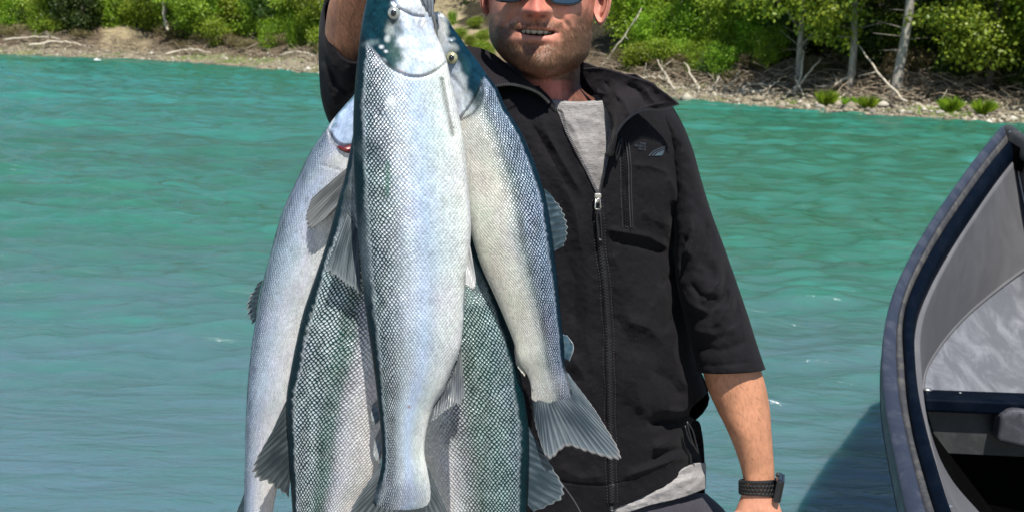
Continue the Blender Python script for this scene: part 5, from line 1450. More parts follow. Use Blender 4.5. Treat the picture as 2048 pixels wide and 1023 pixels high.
# weld everything into one continuous skin
rm = raw.modifiers.new("remesh", 'REMESH'); rm.mode = 'VOXEL'; rm.voxel_size = 0.0021; rm.use_smooth_shade = True
sm = raw.modifiers.new("smooth", 'SMOOTH'); sm.factor = 0.5; sm.iterations = 2
dg = bpy.context.evaluated_depsgraph_get()
me2 = bpy.data.meshes.new_from_object(raw.evaluated_get(dg))
raw.modifiers.clear(); old = raw.data; raw.data = me2; bpy.data.meshes.remove(old)
me2.name = "body"; me2.polygons.foreach_set("use_smooth", np.ones(len(me2.polygons), bool))
if not me2.materials: me2.materials.append(SKIN)
N = len(me2.vertices); co_ = np.empty(N * 3, np.float32); me2.vertices.foreach_get("co", co_); co_ = co_.reshape(-1, 3).astype(float)
PX, PY_ = to_px(co_)
base = np.array([0.56, 0.27, 0.175]); red = np.array([0.56, 0.17, 0.125]); arm = np.array([0.52, 0.24, 0.135])
C = np.ones((N, 1)) * base
def bl(C, c, w): return C * (1 - w[:, None]) + np.array(c) * w[:, None]
head = (PX > 960) & (PX < 1230) & (PY_ < 260)
n1 = fbm(PX / 16, PY_ / 16, 3, 3); n2 = fbm(PX / 3.2, PY_ / 5.0, 8, 2)
C = bl(C, arm, (~head).astype(float))
C = bl(C, red, head * np.clip(0.30 + 0.25 * n1 + 0.7 * np.exp(-((PX - 1073) / 26) ** 2 - ((PY_ - 18) / 18) ** 2) + 0.8 * sstep(150, 175, PY_) + 0.55 * sstep(1188, 1196, PX), 0, 1))
# stubble on jaw, chin, moustache; side weight also paints the shadowed face edges
jaw = sstep(72, 96, PY_ + 0.0 * n1 * 10) * sstep(165, 150, PY_)
side = sstep(1132, 1160, PX) * sstep(14, 50, PY_) + sstep(1016, 994, PX) * sstep(26, 60, PY_)
must = np.exp(-((PY_ - (47 + 0.08 * np.abs(PX - 1072))) / 8.0) ** 2) * sstep(30, 22, np.abs(PX - 1072) - 28) * 0.75
gout = sstep(1118, 1128, PX) * sstep(52, 62, PY_) * sstep(1165, 1140, PX) * 0.6 + sstep(1026, 1016, PX) * sstep(50, 60, PY_) * 0.6
beard = np.clip(jaw + side + must + gout, 0, 1) * head
beard *= (0.50 + 0.42 * sstep(22, 62, np.abs(PX - 1076))) + 0.22 * n2 + 0.10 * n1
C = bl(C, (0.095, 0.044, 0.026), np.clip(beard, 0, 0.92))
# lips
lip = np.exp(-((PY_ - 77) / 5.0) ** 2) * np.exp(-((PX - 1071) / 36) ** 4) * 0.35 + np.exp(-((PY_ - 55) / 2.4) ** 2) * np.exp(-((PX - 1071) / 40) ** 4) * 0.4
C = bl(C, (0.50, 0.20, 0.17), lip * head)
xr_ = np.clip((PX - 1072) / 50.0, -1, 1); cy_ = 59.5 + 3.5 * xr_ - np.cos(xr_ * math.pi)
tp_ = 56.5 + 0.06 * (PX - 1024)
mm_ = sstep(-1, 1.5, PY_ - tp_) * sstep(-1, 1.5, tp_ + 13.0 * (1 - np.abs(xr_) ** 2) ** 0.8 - PY_) * (np.abs(PX - 1072) < 50)
C = bl(C, (0.05, 0.016, 0.013), mm_ * 0.95)
C = bl(C, (0.10, 0.03, 0.025), head * (np.exp(-((PX - 1060) / 6.5) ** 2 - ((PY_ - 32) / 3.5) ** 2) + np.exp(-((PX - 1086) / 6.5) ** 2 - ((PY_ - 33) / 3.5) ** 2)) * 0.9)
# hairy forearms
hair_n = fbm((PX + PY_ * 0.35) / 2.6, (PY_ - PX * 0.2) / 22, 5, 3)
fore = ((PX > 1400) & (PY_ > 700) & (PY_ < 950)) | ((PX < 780) & (PY_ < 240))
dens = np.where(PX < 900, 0.22, 0.12)
C = bl(C, (0.20, 0.10, 0.055), np.clip(sstep(0.05, 0.7, hair_n) * dens, 0, 0.6) * fore)
C = bl(C, (0.40, 0.19, 0.145), 0.7 * (np.exp(-((PX - 668 + (PY_ - 40) * 0.10) / 3.5) ** 2) * sstep(100, 60, PY_)) * (PX < 800))
C = bl(C, (0.60, 0.27, 0.19), sstep(960, 1000, PY_) * (PX > 1400) * 0.4)
ca_ = me2.attributes.new("Col", 'FLOAT_COLOR', 'POINT')
ca_.data.foreach_set("color", np.concatenate([np.clip(C, 0.01, 0.9), np.ones((N, 1))], 1).astype(np.float32).ravel())
keep(raw, man)
from mathutils.bvhtree import BVHTree
bvh = BVHTree.FromPolygons([tuple(v) for v in co_], [tuple(p.vertices) for p in me2.polygons])

def hairs(name, n, region, length, width, mat, direction, seed, lift=0.35):
    """short hairs standing on the skin; region(px, py) -> probability"""
    rg = np.random.default_rng(seed); V = []; k = 0; tries = 0
    camp = Vector((0, 0, CAM_H))
    while k < n and tries < n * 8:
        tries += 1
        x, y = region[0][0] + rg.random() * (region[0][1] - region[0][0]), region[0][2] + rg.random() * (region[0][3] - region[0][2])
        if rg.random() > region[1](x, y): continue
        d = Vector(tuple(at(x, y, 1.0))) - camp; d.normalize()
        h = bvh.ray_cast(camp, d)
        if h[0] is None: continue
        p, nn = np.array(h[0]), np.array(h[1])
        dv = np.array(direction(x, y)) + rg.normal(size=3) * 0.35
        dv = dv - nn * dv.dot(nn); dv /= np.linalg.norm(dv) + 1e-6
        l = length * rg.uniform(0.5, 1.3)
        sd = np.cross(nn, dv) * width
        e = p + dv * l + nn * l * lift
        V += [p - sd, p + sd, e]; k += 1
    V = np.array(V)
    o = mesh_np(name, V, np.arange(len(V)).reshape(-1, 3), mat, smooth=False)
    keep(o, man); tag(o, kind="stuff")
    return o
HAIRM = simple("beard_hair", (0.13, 0.065, 0.032), 0.45, 0, 0, 0.5)
HAIRL = simple("beard_hair_light", (0.32, 0.19, 0.10), 0.45, 0, 0, 0.5)
def breg(x, y):
    j = sstep(78, 98, y)
    s_ = sstep(1150, 1170, x) * sstep(5, 30, y) + sstep(1000, 988, x) * sstep(20, 50, y)
    m_ = math.exp(-((y - (47 + 0.08 * abs(x - 1072))) / 7.0) ** 2) * float(abs(x - 1072) < 52)
    g_ = sstep(1118, 1128, x) * sstep(52, 62, y) + sstep(1026, 1016, x) * sstep(50, 60, y)
    return float(min(1, 0.9 * j + s_ + 0.7 * m_ + 0.7 * g_))
bdir = lambda x, y: ((x - 1075) * 0.006, 0.0, -1.0)
hairs("beard", 5200, ((978, 1190, 0, 158), breg), 0.0046, 0.00024, HAIRM, bdir, 3)
hairs("beard", 2600, ((978, 1190, 30, 158), breg), 0.0046, 0.00018, HAIRL, bdir, 4)
ARMH = simple("arm_hair", (0.17, 0.09, 0.05), 0.45, 0, 0, 0.4)
hairs("arm_hair", 260, ((1410, 1550, 745, 960), lambda x, y: 0.8), 0.010, 0.00013, ARMH, lambda x, y: (0.8, 0, -0.7), 5, 0.2)
hairs("arm_hair", 700, ((645, 745, -20, 160), lambda x, y: 0.9), 0.012, 0.00015, ARMH, lambda x, y: (0.35, 0, -0.9), 6, 0.2)

# teeth
tm = simple("tooth_enamel", (0.52, 0.45, 0.36), 0.3, 0, 0.3)
for i, x in enumerate([1040, 1048, 1057, 1067.5, 1079.5, 1091, 1100, 1108, 1115]):
    w = 1.12 * [4.0, 4.6, 5.4, 6.4, 6.6, 5.6, 4.8, 4.2, 3.6][i]
    b = MB(); c = at(x, 62.5 + (x - 1072) * 0.05, 1.4755 + 0.000012 * (x - 1074) ** 2)
    b.ball(c, (w / FPX * 1.47, 0.0026, 0.0042), 12, 8)
    keep(b.build("tooth", tm), man)

# ears
def ear(cx, cy, w, h, Yc, side, name):
    n, m = 26, 48
    r = np.linspace(0, 1, n)[:, None]; t = np.linspace(0, 2 * math.pi, m, endpoint=False)[None]
    ox = np.cos(t) * w * (1 - 0.25 * np.clip(np.sin(t), 0, 1)); oy = np.sin(t) * h
    px = cx + ox * r; py = cy + oy * r
    rim = 0.0085 * np.exp(-((r - 0.86) / 0.10) ** 2) * (1 - 0.7 * np.exp(-((np.cos(t) * side + 1) / 0.5) ** 2))
    anti = 0.0055 * np.exp(-((r - 0.52) / 0.10) ** 2) * sstep(-0.3, 0.4, np.cos(t) * side)
    bowl = -0.010 * np.exp(-(r / 0.4) ** 2)
    Y = Yc - rim - anti - bowl + 0.004 * r ** 2 * 0 + 0.010 * sstep(0.93, 1.0, r) - 0.014 * side * (px - cx) / w * 0.5
    V = at(px, py, Y)
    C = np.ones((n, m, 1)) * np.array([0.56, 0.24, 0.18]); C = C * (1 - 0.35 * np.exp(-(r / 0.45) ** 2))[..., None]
    o = mesh_np(name, V, gridF(n, m, True), SKIN, attrs={"Col": C.reshape(-1, 3)}); thick(o, 0.004, -1); keep(o, man)
ear(1201, -2, 21, 55, 1.565, 1, "ear")
ear(972, -16, 12, 50, 1.57, -1, "ear")
# short hair, mostly above the picture
def hair_cap():
    n, m = 60, 70
    py = np.linspace(-222, -60, n); L = interp(py, [(-222, 1050), (-200, 1010), (-160, 985), (-100, 970), (-60, 972)]); R = interp(py, [(-222, 1110), (-200, 1150), (-160, 1180), (-100, 1200), (-60, 1200)])
    th = np.linspace(0, 2 * math.pi, m, endpoint=False)
    px = (L + R)[:, None] / 2 - (R - L)[:, None] / 2 * np.cos(th)
    fr = interp(py, [(-222, 0.02), (-190, 0.075), (-150, 0.097), (-120, 0.100), (-100, 0.085), (-60, -0.01)])[:, None]; bk = interp(py, [(-222, 0.03), (-180, 0.09), (-60, 0.115)])[:, None]
    s = np.sin(th)[None]
    Y = 1.565 - np.where(s > 0, fr * s, bk * s)
    V = at(px, py[:, None] + 0 * px, Y); V += 0.002 * fbm(px / 4, py[:, None] / 9, 2, 2)[..., None]
    keep(mesh_np("hair", capped(V, n, m), gridF(n + 2, m, True), simple("brown_hair", (0.06, 0.035, 0.02), 0.6)), man)
hair_cap()

# ---------------------------------------------------------------- sunglasses
glasses = empty("sunglasses", tuple(at(1078, -15, 1.46)), "dark wraparound sunglasses with blue mirrored lenses on the man's face", "sunglasses")
FRM = simple("sunglasses_frame", (0.008, 0.010, 0.014), 0.22, 0, 0.6)
LNS = simple("sunglasses_lens", (0.015, 0.05, 0.11), 0.06, 0.6, 1.0)
def lens(cx, cy, w, h, tilt):
    n, m = 14, 48
    r = np.linspace(0, 1, n)[:, None]; t = np.linspace(0, 2 * math.pi, m, endpoint=False)[None]
    q = 0.75
    ex = np.sign(np.cos(t)) * np.abs(np.cos(t)) ** q; ey = np.sign(np.sin(t)) * np.abs(np.sin(t)) ** q
    px = cx + w * ex * r; py = cy + h * ey * r + tilt * (px - cx)
    Y = 1.462 + 0.0000042 * (px - 1075) ** 2
    o = mesh_np("lens", at(px, py, Y), gridF(n, m, True), LNS); thick(o, 0.0025); keep(o, glasses)
    P = at(px[-1], py[-1], Y[-1] - 0.001); b = MB(); b.tube(np.concatenate([P, P[:1], P[1:2]]), 0.0019, 8, caps=False)
    keep(b.build("frame", FRM), glasses)
lens(1016, -24, 37, 27, 0.03); lens(1130, -20, 37, 29, 0.03)
b = MB(); b.tube(spline(np.array([at(1052, -30, 1.463), at(1073, -34, 1.455), at(1094, -29, 1.463)]), 10), 0.003, 8); keep(b.build("bridge", FRM), glasses)
for xs, ys in [((1165, 1180, 1194), (-32, -34, -36)), ((982, 977, 973), (-38, -40, -42))]:
    b = MB(); b.tube(np.array([at(xs[0], ys[0], 1.50), at(xs[1], ys[1], 1.53), at(xs[2], ys[2], 1.58)]), 0.003, 8); keep(b.build("temple_arm", FRM), glasses)

# ---------------------------------------------------------------- t-shirt
def shirt():
    n, m = 130, 110
    py = np.linspace(190, 470, n); t = np.linspace(0, 1, m)
    xl = interp(py, [(190, 1060), (260, 1070), (330, 1110), (470, 1150)]); xr = interp(py, [(190, 1240), (260, 1265), (330, 1260), (470, 1240)])
    px = xl[:, None] + (xr - xl)[:, None] * t
    # neckline dips a little in the middle
    PYg = py[:, None] + (7.0 * np.sin(np.pi * np.clip((px - 1085) / 130, 0, 1)) + (px - 1150) * 0.02 + 6) * sstep(250, 190, py)[:, None] 
    Y = 1.515 + 0.0000028 * (px - 1160) ** 2 - 0.010 * sstep(190, 330, py)[:, None]
    Y = Y - strokes(px, PYg, [([(1110, 215), (1150, 260), (1175, 330)], 9, 0.002), ([(1200, 215), (1195, 280), (1190, 350)], 8, 0.0018), ([(1120, 240), (1160, 235), (1210, 250)], 6, 0.001)]) - 0.0012 * fbm(px / 22, PYg / 22, 3, 3)
    Y = Y + 0.010 * sstep(198, 190, py)[:, None]
    o = mesh_np("tshirt", at(px, PYg, Y), gridF(n, m), SHIRT); thick(o, 0.002, 1); keep(o, man)
    b = MB(); k = 2
    P = at(px[k], PYg[k] + 2, Y[k] - 0.001); b.tube(P, 0.0028, 8); c = b.build("neck_band", SHIRT); keep(c, man); c.parent = o; c.matrix_parent_inverse = o.matrix_parent_inverse.inverted() if False else Matrix.Identity(4)
    # matrix: o already carries the offset, keep the band where it was built
    # hem showing under the jacket
    n, m = 30, 150
    t = np.linspace(0, 1, m); x = 1212 + (1412 - 1212) * t
    top = interp(x, [(1080, 1000), (1230, 1000), (1320, 965), (1400, 925), (1412, 925)])
    bot_ = interp(x, [(1080, 1017), (1215, 1019), (1240, 1024), (1300, 1009), (1370, 992), (1412, 976)])
    s = np.linspace(0, 1, n)[:, None]
    py = top + (bot_ - top) * s
    u = (x - 1160) / 262.0
    Y = 1.6085 - 0.118 * np.sqrt(np.clip(1 - u ** 2, 0.0, 1)) ** 0.8 + 0.007 * sstep(0.55, 0.15, s)
    Y = Y - strokes(x[None] + 0 * s, py, [([(1300, 990), (1350, 965), (1400, 950)], 8, 0.004), ([(1370, 985), (1400, 965), (1415, 940)], 7, 0.004), ([(1250, 1015), (1300, 1000)], 6, 0.002)]) + 0.001 * fbm(x / 12, py / 12, 3, 3)
    h = mesh_np("tshirt_hem", at(x[None] + 0 * s, py, Y), gridF(n, m), SHIRT); thick(h, 0.003, 1); keep(h, man)
shirt()

# ---------------------------------------------------------------- jacket
ZIP = [(385, 1196), (430, 1197), (480, 1200), (540, 1207), (600, 1213), (680, 1217), (760, 1219), (850, 1221), (940, 1223), (1015, 1224)]
def zipx(y): return interp(y, ZIP)
OPL = [(175, 1080), (190, 1096), (220, 1114), (260, 1130), (300, 1150), (340, 1171), (385, 1193)]     # left edge of the opening
OPR = [(175, 1232), (215, 1229), (260, 1223), (300, 1218), (340, 1210), (385, 1199)]
TR = [(150, 1270), (180, 1318), (215, 1344), (250, 1364), (300, 1382), (400, 1386), (470, 1360), (500, 1350), (540, 1357), (600, 1371), (660, 1382), (718, 1391), (771, 1410), (800, 1417), (825, 1404), (845, 1384), (870, 1380), (900, 1398), (935, 1404), (1015, 1410)]
TL = [(150, 930), (250, 900), (400, 905), (700, 915), (1015, 900)]
FOLDS = [
    # chest seam fold running right from the zip
    ([(1208, 458), (1250, 464), (1300, 474), (1345, 500)], 9, 0.004), ([(1212, 474), (1260, 486), (1300, 500), (1340, 505)], 8, -0.0035),
    ([(1345, 500), (1356, 525), (1350, 548)], 10, 0.008),
    ([(1352, 545), (1330, 560), (1318, 575)], 8, -0.008), ([(1335, 580), (1310, 610), (1290, 660)], 14, 0.004), ([(1352, 600), (1338, 640), (1318, 670)], 10, -0.004),
    ([(1240, 560), (1280, 600), (1250, 650)], 30, 0.002), ([(1225, 620), (1260, 680), (1320, 700)], 22, -0.003), ([(1250, 640), (1300, 655), (1330, 690)], 16, 0.005),
    ([(1362, 640), (1345, 700), (1365, 760), (1395, 790)], 20, 0.008), ([(1300, 740), (1340, 760), (1370, 800)], 18, -0.006), ([(1290, 700), (1270, 760), (1290, 830)], 26, 0.006),
    ([(1395, 815), (1360, 838), (1320, 840), (1290, 850)], 12, -0.012), ([(1405, 800), (1370, 822), (1330, 822)], 10, 0.008),
    ([(1378, 862), (1340, 880), (1300, 900)], 14, 0.007), ([(1395, 905), (1350, 918), (1300, 935), (1240, 955)], 10, 0.006), ([(1380, 890), (1330, 905), (1290, 925)], 8, -0.005),
    ([(1130, 850), (1160, 880), (1210, 880)], 18, -0.006), ([(1110, 930), (1160, 955), (1215, 950)], 16, 0.004),
    ([(1100, 300), (1150, 420), (1165, 520)], 16, 0.005), ([(1060, 240), (1110, 330), (1150, 400)], 10, -0.004), ([(1090, 260), (1130, 330), (1165, 390)], 8, 0.004),
    ([(1120, 480), (1150, 560), (1150, 660)], 22, -0.004), ([(1180, 560), (1170, 660), (1190, 760)], 18, 0.004), ([(1140, 700), (1170, 760), (1160, 820)], 20, 0.004),
    ([(1352, 400), (1345, 440), (1350, 480)], 10, -0.008), ([(1335, 350), (1350, 380), (1352, 420)], 9, 0.004), ([(1262, 330), (1300, 332), (1345, 348)], 7, 0.0022),
    ([(1280, 420), (1310, 440), (1350, 455)], 16, 0.003), ([(1225, 500), (1240, 540), (1230, 590)], 12, 0.003),
    # stitched seams beside the zip
]
def torsoY(px, py):
    xc = 1150.0
    xr = interp(py, TR); xl = interp(py, TL)
    u = np.where(px > xc, (px - xc) / (xr - xc), (xc - px) / (xc - xl))
    depth = interp(py, [(130, 0.03), (170, 0.085), (230, 0.115), (330, 0.128), (500, 0.132), (800, 0.135), (1015, 0.125)])
    Y = 1.615 - depth * np.clip(1 - np.abs(u) ** 2.9, 0, 1) ** 0.55
    Y = Y - 1.45 * strokes(px, py, FOLDS) - 0.0022 * fbm(px / 45, py / 55, 2, 3) - 0.0005 * fbm(px / 9, py / 9, 5, 2)
    # zip placket stands slightly proud; seams either side
    z = zipx(np.clip(py, 385, 1015))
    Y = Y - 0.0022 * np.exp(-((px - z) / 13.0) ** 4) * sstep(370, 400, py)
    Y = Y + 0.0016 * (np.exp(-((px - z - 11) / 2.0) ** 2) + np.exp(-((px - z + 11) / 2.0) ** 2)) * sstep(385, 410, py)
    # vertical chest pocket zip
    Y = Y + 0.002 * np.exp(-((px - (1246 + (py - 290) * 0.035)) / 3.0) ** 2) * sstep(285, 300, py) * sstep(462, 452, py)
    Y = Y - 0.002 * np.exp(-((px - (1258 + (py - 290) * 0.02)) / 5.0) ** 2) * sstep(285, 300, py) * sstep(466, 455, py)
    # armhole seam
    sx = interp(py, [(150, 1320), (235, 1336), (300, 1362), (350, 1377), (420, 1372), (480, 1354), (1015, 1354)])
    Y = Y + 0.0022 * np.exp(-((px - sx + 2) / 2.6) ** 2) * sstep(480, 450, py)
    # hem band
    hem = interp(px, [(900, 960), (1090, 960), (1224, 967), (1320, 935), (1400, 890)])
    Y = Y + 0.0018 * np.exp(-((py - hem) / 2.5) ** 2)
    return Y
def panel(name, y0, y1, left, right, n, m, lip_left=None, lip_right=None):
    py = np.linspace(y0, y1, n); t = np.linspace(0, 1, m)
    xl = left(py); xr = right(py)
    px = xl[:, None] + (xr - xl)[:, None] * t
    PY = py[:, None] + 0 * px
    # hem line of the jacket
    hemo = interp(px, [(900, 1032), (1090, 1032), (1205, 1028), (1245, 1010), (1300, 985), (1370, 952), (1404, 930)])
    w = sstep(700, y1, py)[:, None] if y1 > 900 else 0
    PY = PY + (hemo - 1015) * w
    Y = torsoY(px, PY)
    if lip_left: Y = Y + 0.005 * np.exp(-((px - xl[:, None]) / 2.5) ** 2) * lip_left(py)[:, None]
    if lip_right: Y = Y + 0.005 * np.exp(-((px - xr[:, None]) / 2.5) ** 2) * lip_right(py)[:, None]
    return mesh_np(name, at(px, PY, Y), gridF(n, m), JACKET)
zl = lambda y: np.where(y < 385, interp(y, OPL), zipx(np.maximum(y, 385)) - 3.0 * np.ones_like(y))
zr = lambda y: np.where(y < 385, interp(y, OPR), zipx(np.maximum(y, 385)) + 3.0 * np.ones_like(y))
jacket = panel("jacket", 172, 1015, zr, lambda y: interp(y, TR), 460, 130, lip_left=lambda y: sstep(400, 380, y) + 0.25)
thick(jacket, 0.003, 1); keep(jacket, man)
def jp(o):
    o.parent = jacket; o.matrix_parent_inverse = Matrix.Identity(4)
    return o
pl_ = panel("front_panel", 172, 1015, lambda y: interp(y, TL), zl, 460, 150, lip_right=lambda y: sstep(400, 380, y) + 0.25)
thick(pl_, 0.003, 1); jp(pl_)
# back of the jacket
n, m = 60, 60
py = np.linspace(150, 1015, n); xl = interp(py, TL); xr = interp(py, TR); t = np.linspace(0, 1, m)
px = xl[:, None] + (xr - xl)[:, None] * t; u = np.abs(t * 2 - 1)
Y = 1.610 + 0.12 * np.clip(1 - u ** 3, 0, 1)[None] ** 0.6 + 0 * px
jp(thick(mesh_np("back_panel", at(px, py[:, None] + 0 * px, Y), gridF(n, m), JACKET), 0.003))
# yoke over the shoulders
def yoke():
    n, m = 60, 120
    t = np.linspace(0, 1, m); x = 905 + (1345 - 905) * t
    top = interp(x, [(905, 175), (960, 120), (1040, 150), (1160, 160), (1250, 165), (1320, 200), (1345, 232)])
    s = np.linspace(0, 1, n)[:, None]
    py = top + (215 + 0.12 * np.abs(x - 1150) - top) * s
    Yf = torsoY(x[None] + 0 * py, np.maximum(py, 172)); 
    Y = 1.64 + (Yf + 0.004 - 1.64) * np.sin(s * math.pi / 2) ** 0.8
    keepm = mesh_np("yoke", at(x[None] + 0 * s, py, Y), gridF(n, m), JACKET)
    return jp(keepm)
# left and right yoke pieces leave the neck free
def yoke_part(x0, x1, tops, bots):
    n, m = 50, 70
    t = np.linspace(0, 1, m); x = x0 + (x1 - x0) * t
    top = interp(x, tops); bo = interp(x, bots); s = np.linspace(0, 1, n)[:, None]
    py = top + (bo - top) * s
    Yf = torsoY(x[None] + 0 * py, np.maximum(py, 160))
    Y = 1.65 + (Yf - 1.65) * np.sin(s * math.pi / 2) ** 0.7
    return jp(thick(mesh_np("yoke", at(x[None] + 0 * s, py, Y), gridF(n, m), JACKET), 0.003, 1))
yoke_part(1195, 1352, [(1195, 150), (1260, 168), (1320, 198), (1352, 236)], [(1195, 185), (1260, 200), (1352, 262)])
yoke_part(905, 1085, [(905, 170), (950, 130), (1085, 150)], [(905, 200), (1085, 190)])

# sleeves
def sleeve(name, L, R, Y, D, folds, n=150, m=120, sag=(0, 0), power=0.95, cuff=True):
    px, py, Yv, s = ring(L, R, Y, D, n=n, m=m, sag=sag, power=power)
    f = strokes(px, py, folds) + 0.0018 * fbm(px / 30, py / 30, 3, 3) + 0.0004 * fbm(px / 8, py / 8, 3, 2)
    Yv = Yv - 1.3 * f * np.clip(s * 1.5, 0, 1)
    V = at(px, py, Yv)
    if cuff:    # turn the end of the sleeve inward
        c = V[-1:].mean(1, keepdims=True)
        V = np.concatenate([V, c + (V[-1:] - c) * 0.955, c + (V[-6:-5] - V[-6:-5].mean(1, keepdims=True)) * 0.93 + (V[-9:-8].mean(1, keepdims=True) - c)], 0)
    return jp(mesh_np(name, V, gridF(V.shape[0], m, True), JACKET))
SF = [([(1400, 430), (1390, 470), (1370, 520)], 8, 0.007), ([(1412, 440), (1415, 480), (1395, 540)], 9, -0.007), ([(1432, 500), (1440, 560), (1400, 610)], 12, 0.008),
      ([(1450, 540), (1452, 590), (1412, 636)], 9, -0.007), ([(1462, 560), (1464, 610), (1420, 660)], 9, 0.006), ([(1475, 590), (1470, 640), (1425, 690)], 9, -0.004), ([(1430, 400), (1400, 360), (1390, 320)], 10, 0.004),
      ([(1378, 560), (1400, 590), (1440, 600)], 8, -0.005), ([(1380, 610), (1420, 625), (1460, 610)], 8, 0.005), ([(1388, 660), (1430, 668), (1480, 650)], 9, 0.004), ([(1390, 690), (1440, 700), (1500, 680)], 9, -0.003),
      ([(1395, 732), (1460, 728), (1528, 722)], 3.5, -0.002), ([(1462, 520), (1480, 610), (1498, 730)], 2.2, 0.0015), ([(1376, 470), (1366, 500), (1362, 540)], 7, -0.006), ([(1385, 440), (1378, 480), (1372, 520)], 5, 0.005),
      ([(1350, 260), (1375, 310), (1388, 370)], 10, 0.003)]
sl = sleeve("sleeve", [(1312, 205), (1322, 235), (1336, 300), (1344, 350), (1346, 420), (1349, 490), (1352, 560), (1368, 630), (1382, 690), (1390, 722), (1394, 742)],
       [(1335, 212), (1356, 235), (1386, 300), (1400, 350), (1421, 420), (1447, 490), (1472, 560), (1496, 630), (1515, 690), (1525, 720), (1531, 737)],
       [1.60, 1.59, 1.58, 1.575, 1.570, 1.560, 1.55, 1.54, 1.535, 1.53, 1.53], [0.030, 0.040, 0.044, 0.048, 0.054, 0.060, 0.061, 0.060, 0.058, 0.057, 0.057], SF, sag=(0, 7))
SF2 = [([(650, 60), (656, 110), (672, 150)], 5, 0.005), ([(645, 120), (655, 170), (670, 210)], 8, 0.006), ([(660, 130), (675, 170), (700, 190)], 7, -0.006)]
sleeve("sleeve", [(985, 330), (900, 320), (800, 300), (715, 272), (664, 250), (643, 195), (638, 140), (638, 95), (641, 60), (648, 40)],
       [(985, 110), (930, 105), (870, 95), (800, 90), (765, 95), (755, 96), (752, 92), (750, 80), (748, 66), (745, 54)],
       [1.61, 1.59, 1.56, 1.52, 1.48, 1.45, 1.43, 1.415, 1.405, 1.40], [0.07, 0.07, 0.065, 0.062, 0.060, 0.058, 0.056, 0.054, 0.053, 0.052], SF2, n=150,
       sag=[(0, 0), (0, 0), (0, 5), (-6, 10), (-8, 26), (0, 50), (6, 66), (10, 74), (10, 78), (10, 80)])

# collars -------------------------------------------------------------
def coons(name, top, bottom, inner, outer, Yf, n=70, m=70, mat=None, folds=(), th=0.004, off=1):
    """patch: top/bottom are curves over u, inner/outer over v (photo px), Yf(u, v) distance"""
    T = spline(np.array(top, float), m); B = spline(np.array(bottom, float), m); Lc = spline(np.array(inner, float), n); Rc = spline(np.array(outer, float), n)
    u = np.linspace(0, 1, m)[None, :, None]; v = np.linspace(0, 1, n)[:, None, None]
    P = (1 - v) * T[None] + v * B[None] + (1 - u) * Lc[:, None] + u * Rc[:, None] - ((1 - u) * (1 - v) * T[0] + u * (1 - v) * T[-1] + (1 - u) * v * B[0] + u * v * B[-1])
    U = u[..., 0] + 0 * v[..., 0]; Vv = v[..., 0] + 0 * u[..., 0]
    Y = Yf(U, Vv) - strokes(P[..., 0], P[..., 1], folds) - 0.001 * fbm(P[..., 0] / 16, P[..., 1] / 16, 4, 3)
    o = mesh_np(name, at(P[..., 0], P[..., 1], Y), gridF(n, m), mat or JLINE)
    thick(o, th, off)
    jp(o); return o, P, Y
# right flap folded open: u from the neck edge to the outer zip edge
flapF = [([(1215, 175), (1250, 205), (1262, 240)], 9, 0.006), ([(1250, 168), (1280, 185), (1290, 215)], 7, -0.005), ([(1290, 175), (1300, 195), (1318, 212)], 7, 0.004), ([(1205, 160), (1230, 190), (1240, 215)], 6, -0.004), ([(1196, 205), (1216, 235), (1222, 270)], 5, -0.003),
         ([(1335, 205), (1300, 212), (1270, 222)], 3, 0.0025)]
flap, FP, FY = coons("collar", [(1160, 138), (1200, 137), (1255, 152), (1303, 168), (1328, 186), (1357, 209)], [(1212, 312), (1214, 312), (1216, 312), (1218, 312), (1219, 312), (1221, 312)],
      [(1160, 138), (1178, 172), (1203, 200), (1216, 225), (1223, 255), (1212, 312)], [(1357, 209), (1325, 219), (1285, 220), (1252, 240), (1232, 268), (1221, 312)],
      lambda u, v: 1.555 - 0.075 * sstep(0, 0.9, v) - 0.060 * u * (1 - v * 0.7) - 0.030 * np.sin(np.pi * u) * (1 - v) , folds=flapF, n=90, m=90)
# left collar, mostly behind the right fish
coons("collar", [(930, 92), (962, 97), (990, 110), (1020, 134), (1060, 165), (1082, 182)], [(935, 172), (985, 172), (1020, 168), (1050, 174), (1078, 186), (1100, 206)],
      [(930, 92), (928, 130), (935, 172)], [(1082, 182), (1092, 192), (1100, 206)], lambda u, v: 1.55 - 0.045 * v - 0.01 * u + 0.012 * np.sin(np.pi * u), folds=[([(985, 115), (1005, 140), (1020, 165)], 6, 0.004), ([(1000, 120), (1030, 150), (1060, 172)], 5, -0.003), ([(960, 105), (970, 140), (985, 168)], 6, -0.003)])
# collar behind the neck
coons("collar", [(1030, 118), (1080, 112), (1140, 116), (1190, 134)], [(1040, 190), (1080, 196), (1140, 196), (1190, 190)], [(1030, 118), (1040, 190)], [(1190, 134), (1190, 190)], lambda u, v: 1.665 - 0.03 * (np.abs(2 * u - 1) ** 2), n=30, m=50)

